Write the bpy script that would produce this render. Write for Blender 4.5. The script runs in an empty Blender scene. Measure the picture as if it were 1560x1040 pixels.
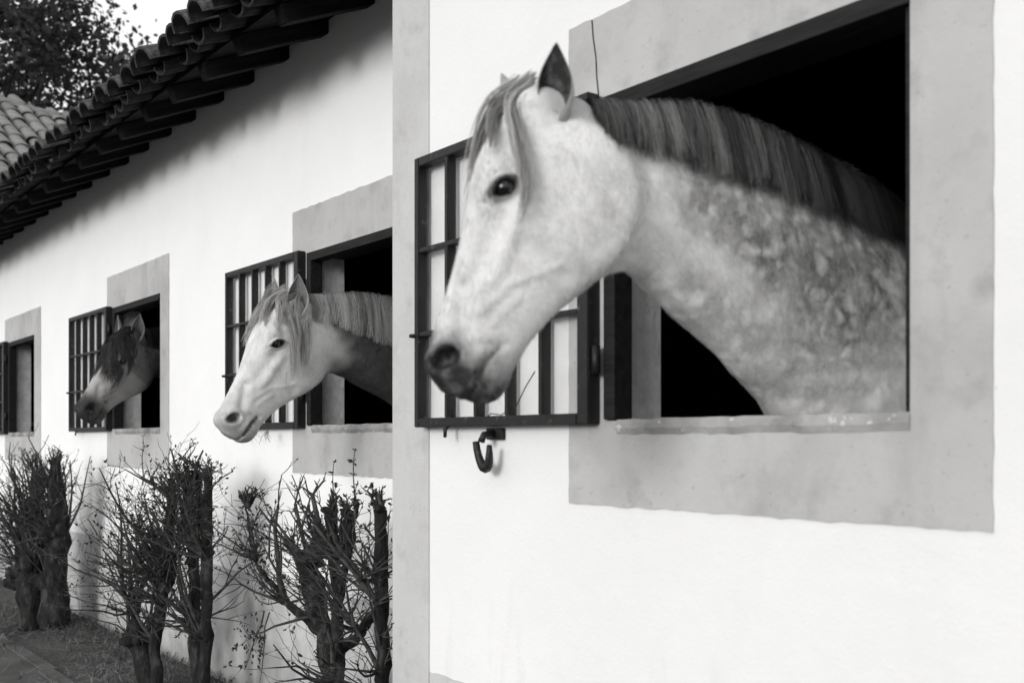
import bpy, bmesh, math, random
import numpy as np
from mathutils import Vector, Matrix
R = math.radians
rng = random.Random(7)
nrg = np.random.default_rng(11)
sc = bpy.context.scene
C = sc.collection

# ------------------------------------------------------------------ camera
VIEW = math.atan(1240 / 1600)
cam_d = bpy.data.cameras.new('camera')
cam = bpy.data.objects.new('camera', cam_d); C.objects.link(cam)
cam.location = (0, -1.8, 1.3)
ax = Vector((-math.cos(VIEW), math.sin(VIEW), 0))
cam.rotation_euler = ax.to_track_quat('-Z', 'Y').to_euler()
cam_d.sensor_width = 36; cam_d.lens = 36 * 1600 / 1560
cam_d.shift_y = 152 / 1560
cam_d.clip_start = 0.05; cam_d.clip_end = 2000
cam_d.dof.use_dof = True; cam_d.dof.focus_distance = 4.1; cam_d.dof.aperture_fstop = 3.4
sc.camera = cam

# ------------------------------------------------------------------ sky and sun
SUN = Vector((-0.30, 1.0, -0.23)).normalized()          # direction the light travels
w = bpy.data.worlds.new('World'); sc.world = w; w.use_nodes = True
nt = w.node_tree; nt.nodes.clear()
sky = nt.nodes.new('ShaderNodeTexSky'); sky.sky_type = 'NISHITA'; sky.sun_disc = False
sky.sun_elevation = math.asin(-SUN.z); sky.sun_rotation = math.atan2(-SUN.x, -SUN.y)
sky.dust_density = 4.0
bw = nt.nodes.new('ShaderNodeRGBToBW')
bg = nt.nodes.new('ShaderNodeBackground'); bg.inputs[1].default_value = 0.1
ow = nt.nodes.new('ShaderNodeOutputWorld')
nt.links.new(sky.outputs[0], bw.inputs[0]); veil = nt.nodes.new('ShaderNodeMath'); veil.operation = 'MULTIPLY_ADD'      # thin even overcast over the clear sky
veil.inputs[1].default_value = 0.5; veil.inputs[2].default_value = 9.3
nt.links.new(bw.outputs[0], veil.inputs[0]); nt.links.new(veil.outputs[0], bg.inputs[0]); nt.links.new(bg.outputs[0], ow.inputs[0])
sd = bpy.data.lights.new('sun', 'SUN'); sd.energy = 1.44; sd.angle = R(17); sd.color = (1, .995, .985)
so = bpy.data.objects.new('sun', sd); C.objects.link(so)
so.rotation_euler = SUN.to_track_quat('-Z', 'Y').to_euler(); so.location = (2, -6, 8)
vs = sc.view_settings
vs.view_transform = 'Standard'; vs.look = 'None'; vs.exposure = 0.0; vs.gamma = 1.0; vs.use_curve_mapping = False
sc.cycles.transparent_max_bounces = 12

# ------------------------------------------------------------------ materials
def g(v): return (v, v * .985, v * .975, 1) if v < .5 else (v, v * .997, v * .994, 1)
class Mat:
    def __init__(s, name, rough=.8, spec=.3):
        s.m = bpy.data.materials.new(name); s.m.use_nodes = True
        s.t = s.m.node_tree; s.b = s.t.nodes['Principled BSDF']
        s.b.inputs['Roughness'].default_value = rough
        s.b.inputs['Specular IOR Level'].default_value = spec
        s.tc = s.t.nodes.new('ShaderNodeTexCoord'); s.co = s.tc.outputs['Object']
    def n(s, typ, **kw):
        x = s.t.nodes.new(typ)
        for k, v in kw.items(): setattr(x, k, v)
        return x
    def l(s, a, b): s.t.links.new(a, b)
    def coords(s, scale=(1, 1, 1)):
        mp = s.n('ShaderNodeMapping'); mp.inputs['Scale'].default_value = scale
        s.l(s.co, mp.inputs[0]); return mp.outputs[0]
    def noise(s, scale, detail=4, rough=.55, stretch=None):
        x = s.n('ShaderNodeTexNoise'); x.inputs['Scale'].default_value = scale
        x.inputs['Detail'].default_value = detail; x.inputs['Roughness'].default_value = rough
        s.l(s.coords(stretch) if stretch else s.co, x.inputs['Vector']); return x.outputs['Fac']
    def voro(s, scale, feature='F1', stretch=None):
        x = s.n('ShaderNodeTexVoronoi', feature=feature); x.inputs['Scale'].default_value = scale
        s.l(s.coords(stretch) if stretch else s.co, x.inputs['Vector']); return x.outputs['Distance']
    def ramp(s, fac, stops):
        r = s.n('ShaderNodeValToRGB'); e = r.color_ramp.elements
        while len(e) < len(stops): e.new(.5)
        for i, (p, v) in enumerate(stops):
            e[i].position = p; e[i].color = g(v) if not isinstance(v, tuple) else v
        s.l(fac, r.inputs[0]); return r.outputs[0]
    def step(s, fac, lo, hi, a=0., b=1.):
        r = s.n('ShaderNodeMapRange'); r.clamp = True
        r.inputs[1].default_value = lo; r.inputs[2].default_value = hi; r.inputs[3].default_value = a; r.inputs[4].default_value = b
        s.l(fac, r.inputs[0]); return r.outputs[0]
    def math(s, op, a, b=None):
        m = s.n('ShaderNodeMath', operation=op)
        for i, v in enumerate((a, b)):
            if v is None: continue
            if isinstance(v, (int, float)): m.inputs[i].default_value = v
            else: s.l(v, m.inputs[i])
        return m.outputs[0]
    def mix(s, fac, a, b, mode='MIX'):
        m = s.n('ShaderNodeMix', data_type='RGBA', blend_type=mode)
        if isinstance(fac, (int, float)): m.inputs[0].default_value = fac
        else: s.l(fac, m.inputs[0])
        for k, v in ((6, a), (7, b)):
            if isinstance(v, (int, float)): m.inputs[k].default_value = g(v)
            elif isinstance(v, tuple): m.inputs[k].default_value = v
            else: s.l(v, m.inputs[k])
        return m.outputs[2]
    def z(s):
        x = s.n('ShaderNodeSeparateXYZ'); s.l(s.co, x.inputs[0]); return x.outputs[2]
    def attr(s, name):
        x = s.n('ShaderNodeAttribute'); x.attribute_name = name; return x
    def bump(s, h, strength=.3, dist=.01):
        b = s.n('ShaderNodeBump'); b.inputs['Strength'].default_value = strength; b.inputs['Distance'].default_value = dist
        s.l(h, b.inputs['Height']); s.l(b.outputs[0], s.b.inputs['Normal'])
    def col(s, c):
        if isinstance(c, (int, float)): s.b.inputs['Base Color'].default_value = g(c)
        else: s.l(c, s.b.inputs['Base Color'])
        return s
M = {}
def plaster(name, lo, hi, stain, dirt=True):
    k = Mat(name, .9, .15)
    base = k.ramp(k.noise(2.3, 5), [(.3, lo), (.7, hi)])
    sp = k.step(k.voro(9), .018, .03, .55, 0)                        # small knocks and specks
    base = k.mix(k.math('MULTIPLY', sp, k.step(k.noise(1.7, 2), .52, .6)), base, stain * .55)
    streak = k.step(k.noise(5, 6, .65, (1, 1, .22)), .56, .75, 0, .55)
    if dirt:
        low = k.step(k.z(), .05, .95, 1, 0)
        base = k.mix(k.math('MULTIPLY', streak, k.math('ADD', k.math('MULTIPLY', low, 1.2), .10)), base, stain)
        splash = k.step(k.math('ADD', k.noise(6, 6), k.math('MULTIPLY', k.z(), -.9)), .05, .55, 0, .6)
        base = k.mix(splash, base, stain * .7)
    else:
        base = k.mix(k.math('MULTIPLY', streak, .7), base, stain)
        base = k.mix(k.step(k.noise(9, 5), .56, .72, 0, .38), base, stain * .8)
        base = k.mix(k.step(k.noise(2.6, 6, .7), .48, .72, 0, .45), base, stain)
        base = k.mix(k.step(k.noise(70, 3), .66, .72, 0, .25), base, stain * .5)
    h = k.math('ADD', k.noise(14, 6, .6), k.math('MULTIPLY', k.noise(110, 3), .25))
    k.col(base).bump(h, .28, .012); M[name] = k.m
plaster('white_plaster', .77, .81, .42)
plaster('brightened_plaster', .85, .89, .45)  # far wall's white plaster, skylight lost to the eave added into its colour
plaster('grey_paint', .43, .52, .25, False)
plaster('strip_paint', .51, .55, .38, False)
plaster('plinth_paint', .50, .58, .20)
k = Mat('reveal_plaster', .9, .15)
k.col(k.mix(k.step(k.noise(8, 6), .5, .7, 0, .5), k.ramp(k.noise(30, 4), [(.35, .62), (.6, .74)]), .35)).bump(k.noise(60, 5), .5, .006); M['reveal'] = k.m
k = Mat('sill_stone', .85, .2)
k.col(k.mix(k.step(k.noise(34, 4), .64, .68, 0, .8), k.mix(k.step(k.noise(5, 6, .7), .52, .66, 0, .6), k.ramp(k.noise(7, 6, .6), [(.35, .26), (.65, .42)]), .12), .62)).bump(k.noise(30, 5), .5, .01); M['sill'] = k.m
k = Mat('dark_iron', .55, .4)
k.col(k.mix(k.step(k.noise(40, 5), .62, .72, 0, .6), k.ramp(k.noise(18, 4), [(.3, .005), (.75, .013)]), .12)).bump(k.noise(90, 4), .3, .003); M['iron'] = k.m
k = Mat('dark_wood', .75, .25)
k.col(k.ramp(k.noise(6, 6, .6, (1, 8, 8)), [(.3, .006), (.7, .022)])).bump(k.noise(9, 6, .6, (1, 10, 10)), .5, .006); M['wood'] = k.m
k = Mat('rafter_wood', .85, .1)
k.col(k.ramp(k.noise(5, 6, .6, (8, 1, 8)), [(.3, .005), (.75, .02)])).bump(k.noise(9, 6, .6, (9, 1, 9)), .6, .008); M['rafter'] = k.m
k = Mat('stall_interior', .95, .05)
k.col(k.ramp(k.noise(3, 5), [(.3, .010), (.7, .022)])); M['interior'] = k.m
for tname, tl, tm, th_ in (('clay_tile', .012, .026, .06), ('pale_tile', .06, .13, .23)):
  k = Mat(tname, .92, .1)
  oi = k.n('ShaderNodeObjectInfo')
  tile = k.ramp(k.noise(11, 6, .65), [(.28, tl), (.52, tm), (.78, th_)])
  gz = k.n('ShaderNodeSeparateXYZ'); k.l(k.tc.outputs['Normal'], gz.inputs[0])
  lit_top = k.math('MULTIPLY', k.step(gz.outputs[2], -.35, .3), k.step(k.noise(16, 5, .7), .3, .62, .25, 1))
  tile = k.mix(lit_top, tile, k.ramp(k.noise(50, 4), [(.3, tm * 1.6), (.7, tm * 1.2 + .16)]))         # paler lit tops painted in by surface normal, with lichen mottling
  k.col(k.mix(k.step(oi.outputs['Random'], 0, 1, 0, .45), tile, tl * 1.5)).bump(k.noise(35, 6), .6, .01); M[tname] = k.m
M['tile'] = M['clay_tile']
k = Mat('bark', .95, .1)
k.col(k.ramp(k.noise(22, 6, .65, (1, 1, .35)), [(.3, .009), (.55, .035), (.8, .15)])).bump(k.noise(38, 6, .7, (1, 1, .3)), 1.0, .02); M['bark'] = k.m
k = Mat('twig_bark', .9, .15)
k.col(k.ramp(k.noise(25, 3), [(.3, .02), (.7, .10)])); M['twig'] = k.m
def leaf_mat(name, lo, hi, tr):
    k = Mat(name, .6, .25); c = k.ramp(k.noise(3, 2), [(.3, lo), (.7, hi)]); k.col(c)
    t_ = k.n('ShaderNodeBsdfTranslucent'); k.l(c, t_.inputs[0])
    mx = k.n('ShaderNodeMixShader'); mx.inputs[0].default_value = tr
    out = k.t.nodes['Material Output']; k.l(k.b.outputs[0], mx.inputs[1]); k.l(t_.outputs[0], mx.inputs[2]); k.l(mx.outputs[0], out.inputs[0])
    M[name] = k.m
leaf_mat('shrub_leaf', .02, .06, .2); leaf_mat('tree_leaf', .035, .09, .35)
leaf_mat('straw', .14, .34, .15); leaf_mat('grass', .05, .11, .25)
k = Mat('earth', .95, .1)
k.col(k.mix(k.step(k.noise(38, 5, .7), .5, .7, 0, .6), k.ramp(k.noise(1.6, 7, .65), [(.3, .045), (.7, .12)]), .18)).bump(k.math('ADD', k.noise(5, 7, .7), k.noise(45, 4)), .8, .03); M['earth'] = k.m
k = Mat('worn_path', .95, .1)
k.col(k.ramp(k.noise(3, 7, .7), [(.3, .06), (.7, .13)])).bump(k.noise(40, 5), .5, .01); M['path'] = k.m
k = Mat('dusty_glass', .06, .5)
dif = k.n('ShaderNodeBsdfDiffuse'); dif.inputs[0].default_value = g(.55)
trn = k.n('ShaderNodeBsdfTransparent'); trn.inputs[0].default_value = (.985, .985, .985, 1)
gl = k.n('ShaderNodeBsdfGlossy'); gl.inputs[1].default_value = .05; gl.inputs[0].default_value = g(.9)
m1 = k.n('ShaderNodeMixShader'); k.l(k.step(k.noise(9, 6, .7),   .38, .75, .012, .07), m1.inputs[0]); k.l(trn.outputs[0], m1.inputs[1]); k.l(dif.outputs[0], m1.inputs[2])
fr = k.n('ShaderNodeLayerWeight')
m2 = k.n('ShaderNodeMixShader'); k.l(k.math('ADD', k.math('MULTIPLY', k.math('POWER', fr.outputs['Facing'], 5.0), .5), .015), m2.inputs[0]); k.l(m1.outputs[0], m2.inputs[1]); k.l(gl.outputs[0], m2.inputs[2])
k.l(m2.outputs[0], k.t.nodes['Material Output'].inputs[0]); M['glass'] = k.m
k = Mat('eye_dark', .04, .6); k.col(.006); M['eye'] = k.m

# ------------------------------------------------------------------ helpers
def tag(o, label=None, cat=None, group=None, kind=None):
    if label: o['label'] = label
    if cat: o['category'] = cat
    if group: o['group'] = group
    if kind: o['kind'] = kind
    return o
def empty(name, loc, label=None, cat=None, group=None):
    o = bpy.data.objects.new(name, None); C.objects.link(o); o.location = loc
    o.empty_display_size = .1
    return tag(o, label, cat, group)
def link(name, me, mat, parent=None, loc=None, rot=None):
    o = bpy.data.objects.new(name, me); C.objects.link(o)
    if mat is not None and not me.materials: me.materials.append(mat)
    if loc is not None: o.location = loc
    if rot is not None: o.rotation_euler = rot
    if parent is not None:
        o.parent = parent
        if loc is None: o.matrix_parent_inverse = world_of(parent).inverted()
    return o
def world_of(o):
    m = o.matrix_basis.copy()
    if o.parent: m = world_of(o.parent) @ o.matrix_parent_inverse @ m
    return m
class MB:
    def __init__(s): s.v = []; s.f = []
    def add(s, vs_, fs): b = len(s.v); s.v += [tuple(x) for x in vs_]; s.f += [tuple(i + b for i in q) for q in fs]; return s
    def box(s, x0, x1, y0, y1, z0, z1):
        return s.add([(x0,y0,z0),(x1,y0,z0),(x1,y1,z0),(x0,y1,z0),(x0,y0,z1),(x1,y0,z1),(x1,y1,z1),(x0,y1,z1)],
                     [(0,3,2,1),(4,5,6,7),(0,1,5,4),(1,2,6,5),(2,3,7,6),(3,0,4,7)])
    def tube(s, pts, rad, n=6, cap=True):
        pts = [Vector(p) for p in pts]; b = len(s.v); m = len(pts)
        side = None
        for i, p in enumerate(pts):
            t = (pts[min(i + 1, m - 1)] - pts[max(i - 1, 0)])
            t = t.normalized() if t.length > 1e-9 else Vector((0, 0, 1))
            if side is None: side = t.orthogonal().normalized()
            side = (side - t * side.dot(t)); side = side.normalized() if side.length > 1e-6 else t.orthogonal().normalized()
            up = t.cross(side); r = rad[i] if hasattr(rad, '__len__') else rad
            for q in range(n):
                a = 2 * math.pi * q / n
                s.v.append(tuple(p + (side * math.cos(a) + up * math.sin(a)) * r))
        for i in range(m - 1):
            for q in range(n):
                q2 = (q + 1) % n
                s.f.append((b + i*n + q, b + i*n + q2, b + (i+1)*n + q2, b + (i+1)*n + q))
        if cap:
            s.f.append(tuple(b + q for q in reversed(range(n)))); s.f.append(tuple(b + (m-1)*n + q for q in range(n)))
        return s
    def mesh(s, name, smooth=False):
        me = bpy.data.meshes.new(name); me.from_pydata(s.v, [], s.f); me.update()
        if smooth: me.polygons.foreach_set('use_smooth', [True] * len(me.polygons))
        return me
    def build(s, name, mat, parent=None, smooth=False, bevel=0):
        me = s.mesh(name, smooth)
        if bevel:
            bm = bmesh.new(); bm.from_mesh(me)
            bmesh.ops.bevel(bm, geom=list(bm.edges), offset=bevel, segments=2, affect='EDGES', profile=.6)
            bm.to_mesh(me); bm.free()
        return link(name, me, mat, parent)
def np_mesh(name, v, f, smooth=True):
    v = np.asarray(v, np.float32); f = np.asarray(f, np.int32); k_ = f.shape[1]
    me = bpy.data.meshes.new(name)
    me.vertices.add(len(v)); me.vertices.foreach_set('co', v.ravel())
    me.loops.add(f.size); me.loops.foreach_set('vertex_index', f.ravel())
    me.polygons.add(len(f)); me.polygons.foreach_set('loop_start', np.arange(0, f.size, k_, dtype=np.int32))
    me.polygons.foreach_set('use_smooth', np.full(len(f), smooth)); me.update(calc_edges=True); me.validate()
    return me

# ------------------------------------------------------------------ ground
NEAR_Y, FAR_Y, TH = 0.0, 0.45, 0.18
CORNER = -2.95
mb = MB(); mb.add([(-400,-400,0),(400,-400,0),(400,400,0),(-400,400,0)], [(0,1,2,3)])
tag(mb.build('ground', M['earth']), kind='structure', label='bare dark earth strewn with dry grass along the stable')
mb = MB(); pv = []
for i in range(60):
    x = 6 - i * .6; e = -.27 + .02 * math.sin(x * 1.7) + .01 * math.sin(x * 4.1)
    pv += [(x, e, .004), (x, e - 2.6, .004)]
mb.add(pv, [(2*i, 2*i+1, 2*i+3, 2*i+2) for i in range(59)])
tag(mb.build('path', M['path']), kind='structure', label='trodden earth path running along the stable')
mb = MB()                                                          # worn cement edging, sunk and broken
re_ = random.Random(5); x = 2.0
while x > -18:
    L_ = re_.uniform(.5, .95); y = -.245 + .02 * math.sin(x * 1.7); t_ = re_.uniform(-.006, .004)
    mb.box(x - L_ + .012, x, y - .04 + re_.uniform(-.006, .006), y + .035, -.05, .018 + t_); x -= L_
mb.build('path_edging', M['path'], bpy.data.objects['path'])['kind'] = 'stuff'

# ------------------------------------------------------------------ stable buildings
near = empty('stable_wing', (-1.5, 0, 0), 'near white stable wing with grey corner strip and one large window', 'building')
far = empty('long_stable', (-8, FAR_Y, 0), 'long set-back white stable with low tiled eave and three windows', 'building')
near_win = dict(x0=-1.935, x1=-1.10, z0=1.355, z1=2.16)
far_wins = [dict(x0=-4.45, x1=-3.55, z0=1.375, z1=2.175), dict(x0=-7.35, x1=-6.43, z0=1.385, z1=2.21), dict(x0=-10.40, x1=-9.49, z0=1.38, z1=2.20)]
def wall_with_windows(name, parent, x0, x1, y, z1, wins, mat):
    mb = MB(); xs = x0
    for wn in sorted(wins, key=lambda q: q['x0']):
        mb.box(xs, wn['x0'], y, y + TH, 0, z1)
        mb.box(wn['x0'], wn['x1'], y, y + TH, 0, wn['z0'] - .03); mb.box(wn['x0'], wn['x1'], y, y + TH, wn['z1'], z1)
        xs = wn['x1']
    mb.box(xs, x1, y, y + TH, 0, z1)
    return mb.build(name, mat, parent)
wall_with_windows('wall', near, CORNER, 3.2, NEAR_Y, 4.05, [near_win], M['white_plaster'])
wall_with_windows('wall', far, -15.5, CORNER, FAR_Y, 3.2, far_wins, M['brightened_plaster'])
mb = MB(); mb.box(CORNER, CORNER + TH, TH, 5, 0, 4.05).box(3.02, 3.2, TH, 5, 0, 4.05).box(CORNER, 3.2, 5, 5.18, 0, 4.05); mb.build('side_wall', M['white_plaster'], near)
mb = MB(); mb.box(-15.5, -15.32, FAR_Y + TH, 5.4, 0, 3.2).box(-15.5, CORNER - .01, 5.4, 5.58, 0, 3.2); mb.build('side_wall', M['white_plaster'], far)
# dark lining of the stalls
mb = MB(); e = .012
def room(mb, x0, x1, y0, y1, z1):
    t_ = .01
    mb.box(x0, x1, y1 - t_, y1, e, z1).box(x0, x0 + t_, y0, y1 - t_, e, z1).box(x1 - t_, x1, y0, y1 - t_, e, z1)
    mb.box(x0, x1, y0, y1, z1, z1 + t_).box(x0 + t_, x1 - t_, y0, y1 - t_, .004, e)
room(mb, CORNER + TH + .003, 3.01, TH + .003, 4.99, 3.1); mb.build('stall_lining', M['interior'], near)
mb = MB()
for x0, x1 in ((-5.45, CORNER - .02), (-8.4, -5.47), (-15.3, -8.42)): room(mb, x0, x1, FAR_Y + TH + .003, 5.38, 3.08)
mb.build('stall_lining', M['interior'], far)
# plinth and painted corner strip (thin coats of paint with a hand-cut edge)
def paint_sheet(name, parent, x0, x1, y, z0, z1, mat, d, wob=.004, holes=None, seed=0):
    r_ = random.Random(seed); n = max(6, int((x1 - x0) / .04)); mb = MB()
    def wv(): return r_.uniform(-wob, wob)
    if holes is None:
        top = []; bot = []
        for i in range(n + 1):
            x = x0 + (x1 - x0) * i / n
            bot.append((x, y - d, z0)); top.append((x, y - d, z1 + wv()))
        mb.add(bot + top, [(i, i+1, n+2+i, n+1+i) for i in range(n)])
        mb.add([(x0, y, z0), (x0, y - d, z0), (x0, y - d, z1), (x0, y, z1)], [(0, 1, 2, 3)])
        mb.add([(x1, y, z0), (x1, y - d, z0), (x1, y - d, z1), (x1, y, z1)], [(3, 2, 1, 0)])
    else:
        hx0, hx1, hz0, hz1 = holes; pts = []
        def edge(ax_, az, bx, bz, ix, iz, jx, jz):
            L_ = math.hypot(bx - ax_, bz - az); m = max(4, int(L_ / .03))
            for i in range(m):
                f = i / m; q = wv() if i else 0
                ox, oz = ax_ + (bx - ax_) * f, az + (bz - az) * f
                if abs(bx - ax_) > abs(bz - az): oz += q
                else: ox += q * .6
                pts.append(((ox, y - d, oz), (ix + (jx - ix) * f, y - d, iz + (jz - iz) * f)))
        edge(x0, z0, x1, z0, hx0, hz0, hx1, hz0); edge(x1, z0, x1, z1, hx1, hz0, hx1, hz1)
        edge(x1, z1, x0, z1, hx1, hz1, hx0, hz1); edge(x0, z1, x0, z0, hx0, hz1, hx0, hz0)
        m = len(pts); vsx = [p[0] for p in pts] + [p[1] for p in pts]
        vsx += [(p[0][0], y, p[0][2]) for p in pts]
        fs = []
        for i in range(m):
            j = (i + 1) % m; fs.append((i, j, m + j, m + i)); fs.append((2*m + i, 2*m + j, j, i))
        mb.add(vsx, fs)
    return mb.build(name, mat, parent)
paint_sheet('plinth', near, CORNER + .215, 3.19, NEAR_Y, .003, .585, M['plinth_paint'], .004, .004, seed=1)
paint_sheet('plinth', far, -15.4, CORNER - .01, FAR_Y, .003, .62, M['plinth_paint'], .004, .006, seed=2)
mb = MB(); mb.box(CORNER - .004, CORNER + .21, NEAR_Y - .006, NEAR_Y + .46, .003, 4.0)
mb.v = mb.v; mb.build('corner_strip', M['strip_paint'], near, bevel=.003)

# windows -------------------------------------------------------------------
pane_cache = {}
def box_mesh(key, sx, sy, sz, bev=.0):
    kk = (key, round(sx, 4), round(sy, 4), round(sz, 4))
    if kk not in pane_cache:
        mb = MB().box(-sx/2, sx/2, -sy/2, sy/2, -sz/2, sz/2); me = mb.mesh(key)
        if bev:
            bm = bmesh.new(); bm.from_mesh(me); bmesh.ops.bevel(bm, geom=list(bm.edges), offset=bev, segments=2, affect='EDGES'); bm.to_mesh(me); bm.free()
        pane_cache[kk] = me
    return pane_cache[kk]
def window(parent, wn, y, sur, seed):
    x0, x1, z0, z1 = wn['x0'], wn['x1'], wn['z0'], wn['z1']
    fr_ = .04; fd = .05
    mb = MB()                                                       # iron-dark frame round the opening
    mb.box(x0, x0 + fr_, y - .012, y + fd, z0, z1).box(x1 - fr_*.35, x1, y + .004, y + fd, z0, z1 - fr_).box(x0 + fr_, x1, y - .012, y + fd, z1 - fr_, z1)
    fobj = mb.build('window_frame', M['wood'], parent, bevel=.003)
    MB().box(x0, x0 + .012, y + fd, y + TH, z0, z1 - .014).build('reveal', M['reveal'], fobj)
    MB().box(x1 - .012, x1, y + fd, y + TH, z0, z1 - .014).build('reveal', M['reveal'], fobj)
    MB().box(x0, x1, y + fd, y + TH, z1 - .014, z1).build('lintel', M['wood'], fobj)
    mb = MB(); n = 26; vsx = []; r_ = random.Random(seed)
    for i in range(n + 1):
        x = x0 + .042 + (x1 - x0 - .040) * i / n
        a = r_.uniform(-.0025, .0015); b = r_.uniform(-.0025, .0025)
        vsx += [(x, y + TH, z0 - .03), (x, y + TH, z0 + a*.4), (x, y - .004 + b*.3, z0 + a), (x, y - .010 + b*.4, z0 - .010 + a), (x, y - .011 + b*.6, z0 - .022 + b), (x, y - .0048, z0 - .038 + b)]
    fs = [(6*i + q, 6*i + q + 1, 6*i + 7 + q, 6*i + 6 + q) for i in range(n) for q in range(5)]
    fs += [(0, 1, 2, 3, 4, 5), tuple(6*n + q for q in range(6))[::-1]]
    mb.add(vsx, fs); mb.build('sill', M['sill'], fobj, smooth=False)
    paint_sheet('painted_surround', fobj, sur[0], sur[1], y, sur[2], sur[3], M['grey_paint'], .0045, .0026, (x0 - .001, x1 + .001, z0 - .004, z1 + .001), seed)
    return fobj
def shutter(parent, wn, y, wdt, ang, seed):
    r_ = random.Random(seed)
    z0, z1 = wn['z0'] - .012, wn['z1'] + .012; h = z1 - z0
    root = bpy.data.objects.new('shutter', MB().box(-.044, 0, -.02, .02, 0, h).mesh('shutter')); C.objects.link(root)
    root.data.materials.append(M['iron'])
    bm = bmesh.new(); bm.from_mesh(root.data); bmesh.ops.bevel(bm, geom=list(bm.edges), offset=.003, segments=2, affect='EDGES'); bm.to_mesh(root.data); bm.free()
    root.parent = parent; root.matrix_parent_inverse = world_of(parent).inverted()
    root.location = (wn['x0'] - .018, y - .027, z0); root.rotation_euler = (0, 0, R(ang))
    W = wdt
    def part(name, key, sx, sy, sz, loc, mat, bev=.0025):
        me = box_mesh(key, sx, sy, sz, bev)
        if not me.materials: me.materials.append(M[mat])
        o = bpy.data.objects.new(name, me); C.objects.link(o); o.parent = root; o.location = loc; return o
    t_ = .025
    part('stile', 'stile', t_, .04, h, (-W + t_/2, 0, h/2), 'iron')
    part('rail', 'rail', W - t_ - .044, .04, .028, (-(W - t_ + .044)/2, 0, .014), 'iron')
    part('rail', 'rail', W - t_ - .044, .04, .028, (-(W - t_ + .044)/2, 0, h - .014), 'iron')
    xa, xb = -W + t_, -.044; zs = [.028, .028 + (h - .056)/3, .028 + 2*(h - .056)/3, h - .028]
    for zz in zs[1:3]:
        part('bar', 'hbar', xb - xa, .030, .014, ((xa + xb)/2, -.003, zz), 'iron', .002)
    n = 5; bw_ = .018; cw = (xb - xa) / n
    for i in range(1, n):
        for q in range(3):
            za, zb = zs[q] + (.007 if q else 0), zs[q+1] - (.007 if q < 2 else 0)
            if q == 0: part('bar', 'vbar', bw_, .032, zb - za, (xa + cw*i, -.002, (za + zb)/2), 'iron', .002)
            else: part('bar', 'vbar', bw_, .032, zb - za, (xa + cw*i, -.002, (za + zb)/2), 'iron', .002)
    for i in range(n):
        for q in range(3):
            za, zb = zs[q] + (.007 if q else 0), zs[q+1] - (.007 if q < 2 else 0)
            xl, xr = xa + cw*i + (bw_/2 if i else 0), xa + cw*(i+1) - (bw_/2 if i < n-1 else 0)
            part('pane', 'pane%d' % (0 if i in (0, 4) else 1), xr - xl, .003, zb - za, ((xl + xr)/2, .009, (za + zb)/2), 'glass', 0)
    for zz in (.16, h - .16):
        o = link('hinge', MB().tube([(0, 0, -.035), (0, 0, .035)], .011, 10).mesh('hinge', True), M['iron'], root, loc=(.012, -.004, zz))
    o = link('catch', MB().tube([(0, -.03, 0), (0, .0, 0), (-.008, .0, 0), (-.014, .002, .001)], [.006, .008, .007, .006], 8).mesh('catch', True), M['iron'], root, loc=(-W, -.005, h*.34))
    o = link('latch', MB().tube([(0, 0, .0), (.0, -.012, -.012), (.002, -.014, -.035)], [.006, .006, .005], 8).mesh('latch', True), M['iron'], root, loc=(-W*.78, -.012, .004))
    return root
window(near, near_win, NEAR_Y, (-2.075, -.940, 1.140, 2.372), 3)
shutter(near, near_win, NEAR_Y, .80, .2, 3)
for i, (wn, su) in enumerate(zip(far_wins, [(-4.61, -3.40, 1.15, 2.39), (-7.49, -6.28, 1.125, 2.435), (-10.56, -9.28, 1.13, 2.42)])):
    window(far, wn, FAR_Y, su, 5 + i); shutter(far, wn, FAR_Y, (.845, .90, .90)[i], (.3, .4, .3)[i], 8 + i)
# hairline cracks in the near plaster
def crack(pts, r_, parent):
    MB().tube(pts, r_, 5).build('crack', M['iron'], parent)
crack([(-1.984, -.0055, 2.368), (-1.979, -.0055, 2.32), (-1.969, -.0055, 2.27), (-1.966, -.0055, 2.22), (-1.958, -.0055, 2.165)], .0018, near)
crack([(-2.22, -.001, 1.49), (-2.26, -.001, 1.45), (-2.30, -.001, 1.40), (-2.37, -.001, 1.375), (-2.42, -.001, 1.38), (-2.46, -.001, 1.36)], .0016, near)

# ------------------------------------------------------------------ roofs
def barrel(L_, r0, r1, th, seg=7):
    """half-round tile, its wide end (r0) at y = 0, hollow side down"""
    mb = MB(); v = []
    for (y, r) in ((0, r0), (L_, r1)):
        for rr in (r, r - th):
            for q in range(seg + 1):
                a = math.pi * q / seg; v.append((rr * math.cos(a), y, rr * math.sin(a) * .82))
    m = seg + 1; f = []
    for q in range(seg):
        f += [(q, q+1, 2*m+q+1, 2*m+q), (m+q, 3*m+q, 3*m+q+1, m+q+1), (q, m+q, m+q+1, q+1), (2*m+q, 2*m+q+1, 3*m+q+1, 3*m+q)]
    f += [(0, 2*m, 3*m, m), (m-1, 2*m-1, 4*m-1, 3*m-1)]
    mb.add(v, f); return mb
COVER = barrel(.44, .084, .064, .013); PAN = barrel(.44, .064, .084, .013)
PAN.v = [(-x, y, -z) for x, y, z in PAN.v]
def put(mb, src, mat_):
    mb.add([tuple(mat_ @ Vector(p)) for p in src.v], src.f)
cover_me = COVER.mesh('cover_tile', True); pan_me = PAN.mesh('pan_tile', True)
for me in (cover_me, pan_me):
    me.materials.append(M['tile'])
    for p in me.polygons: p.use_smooth = False
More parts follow.
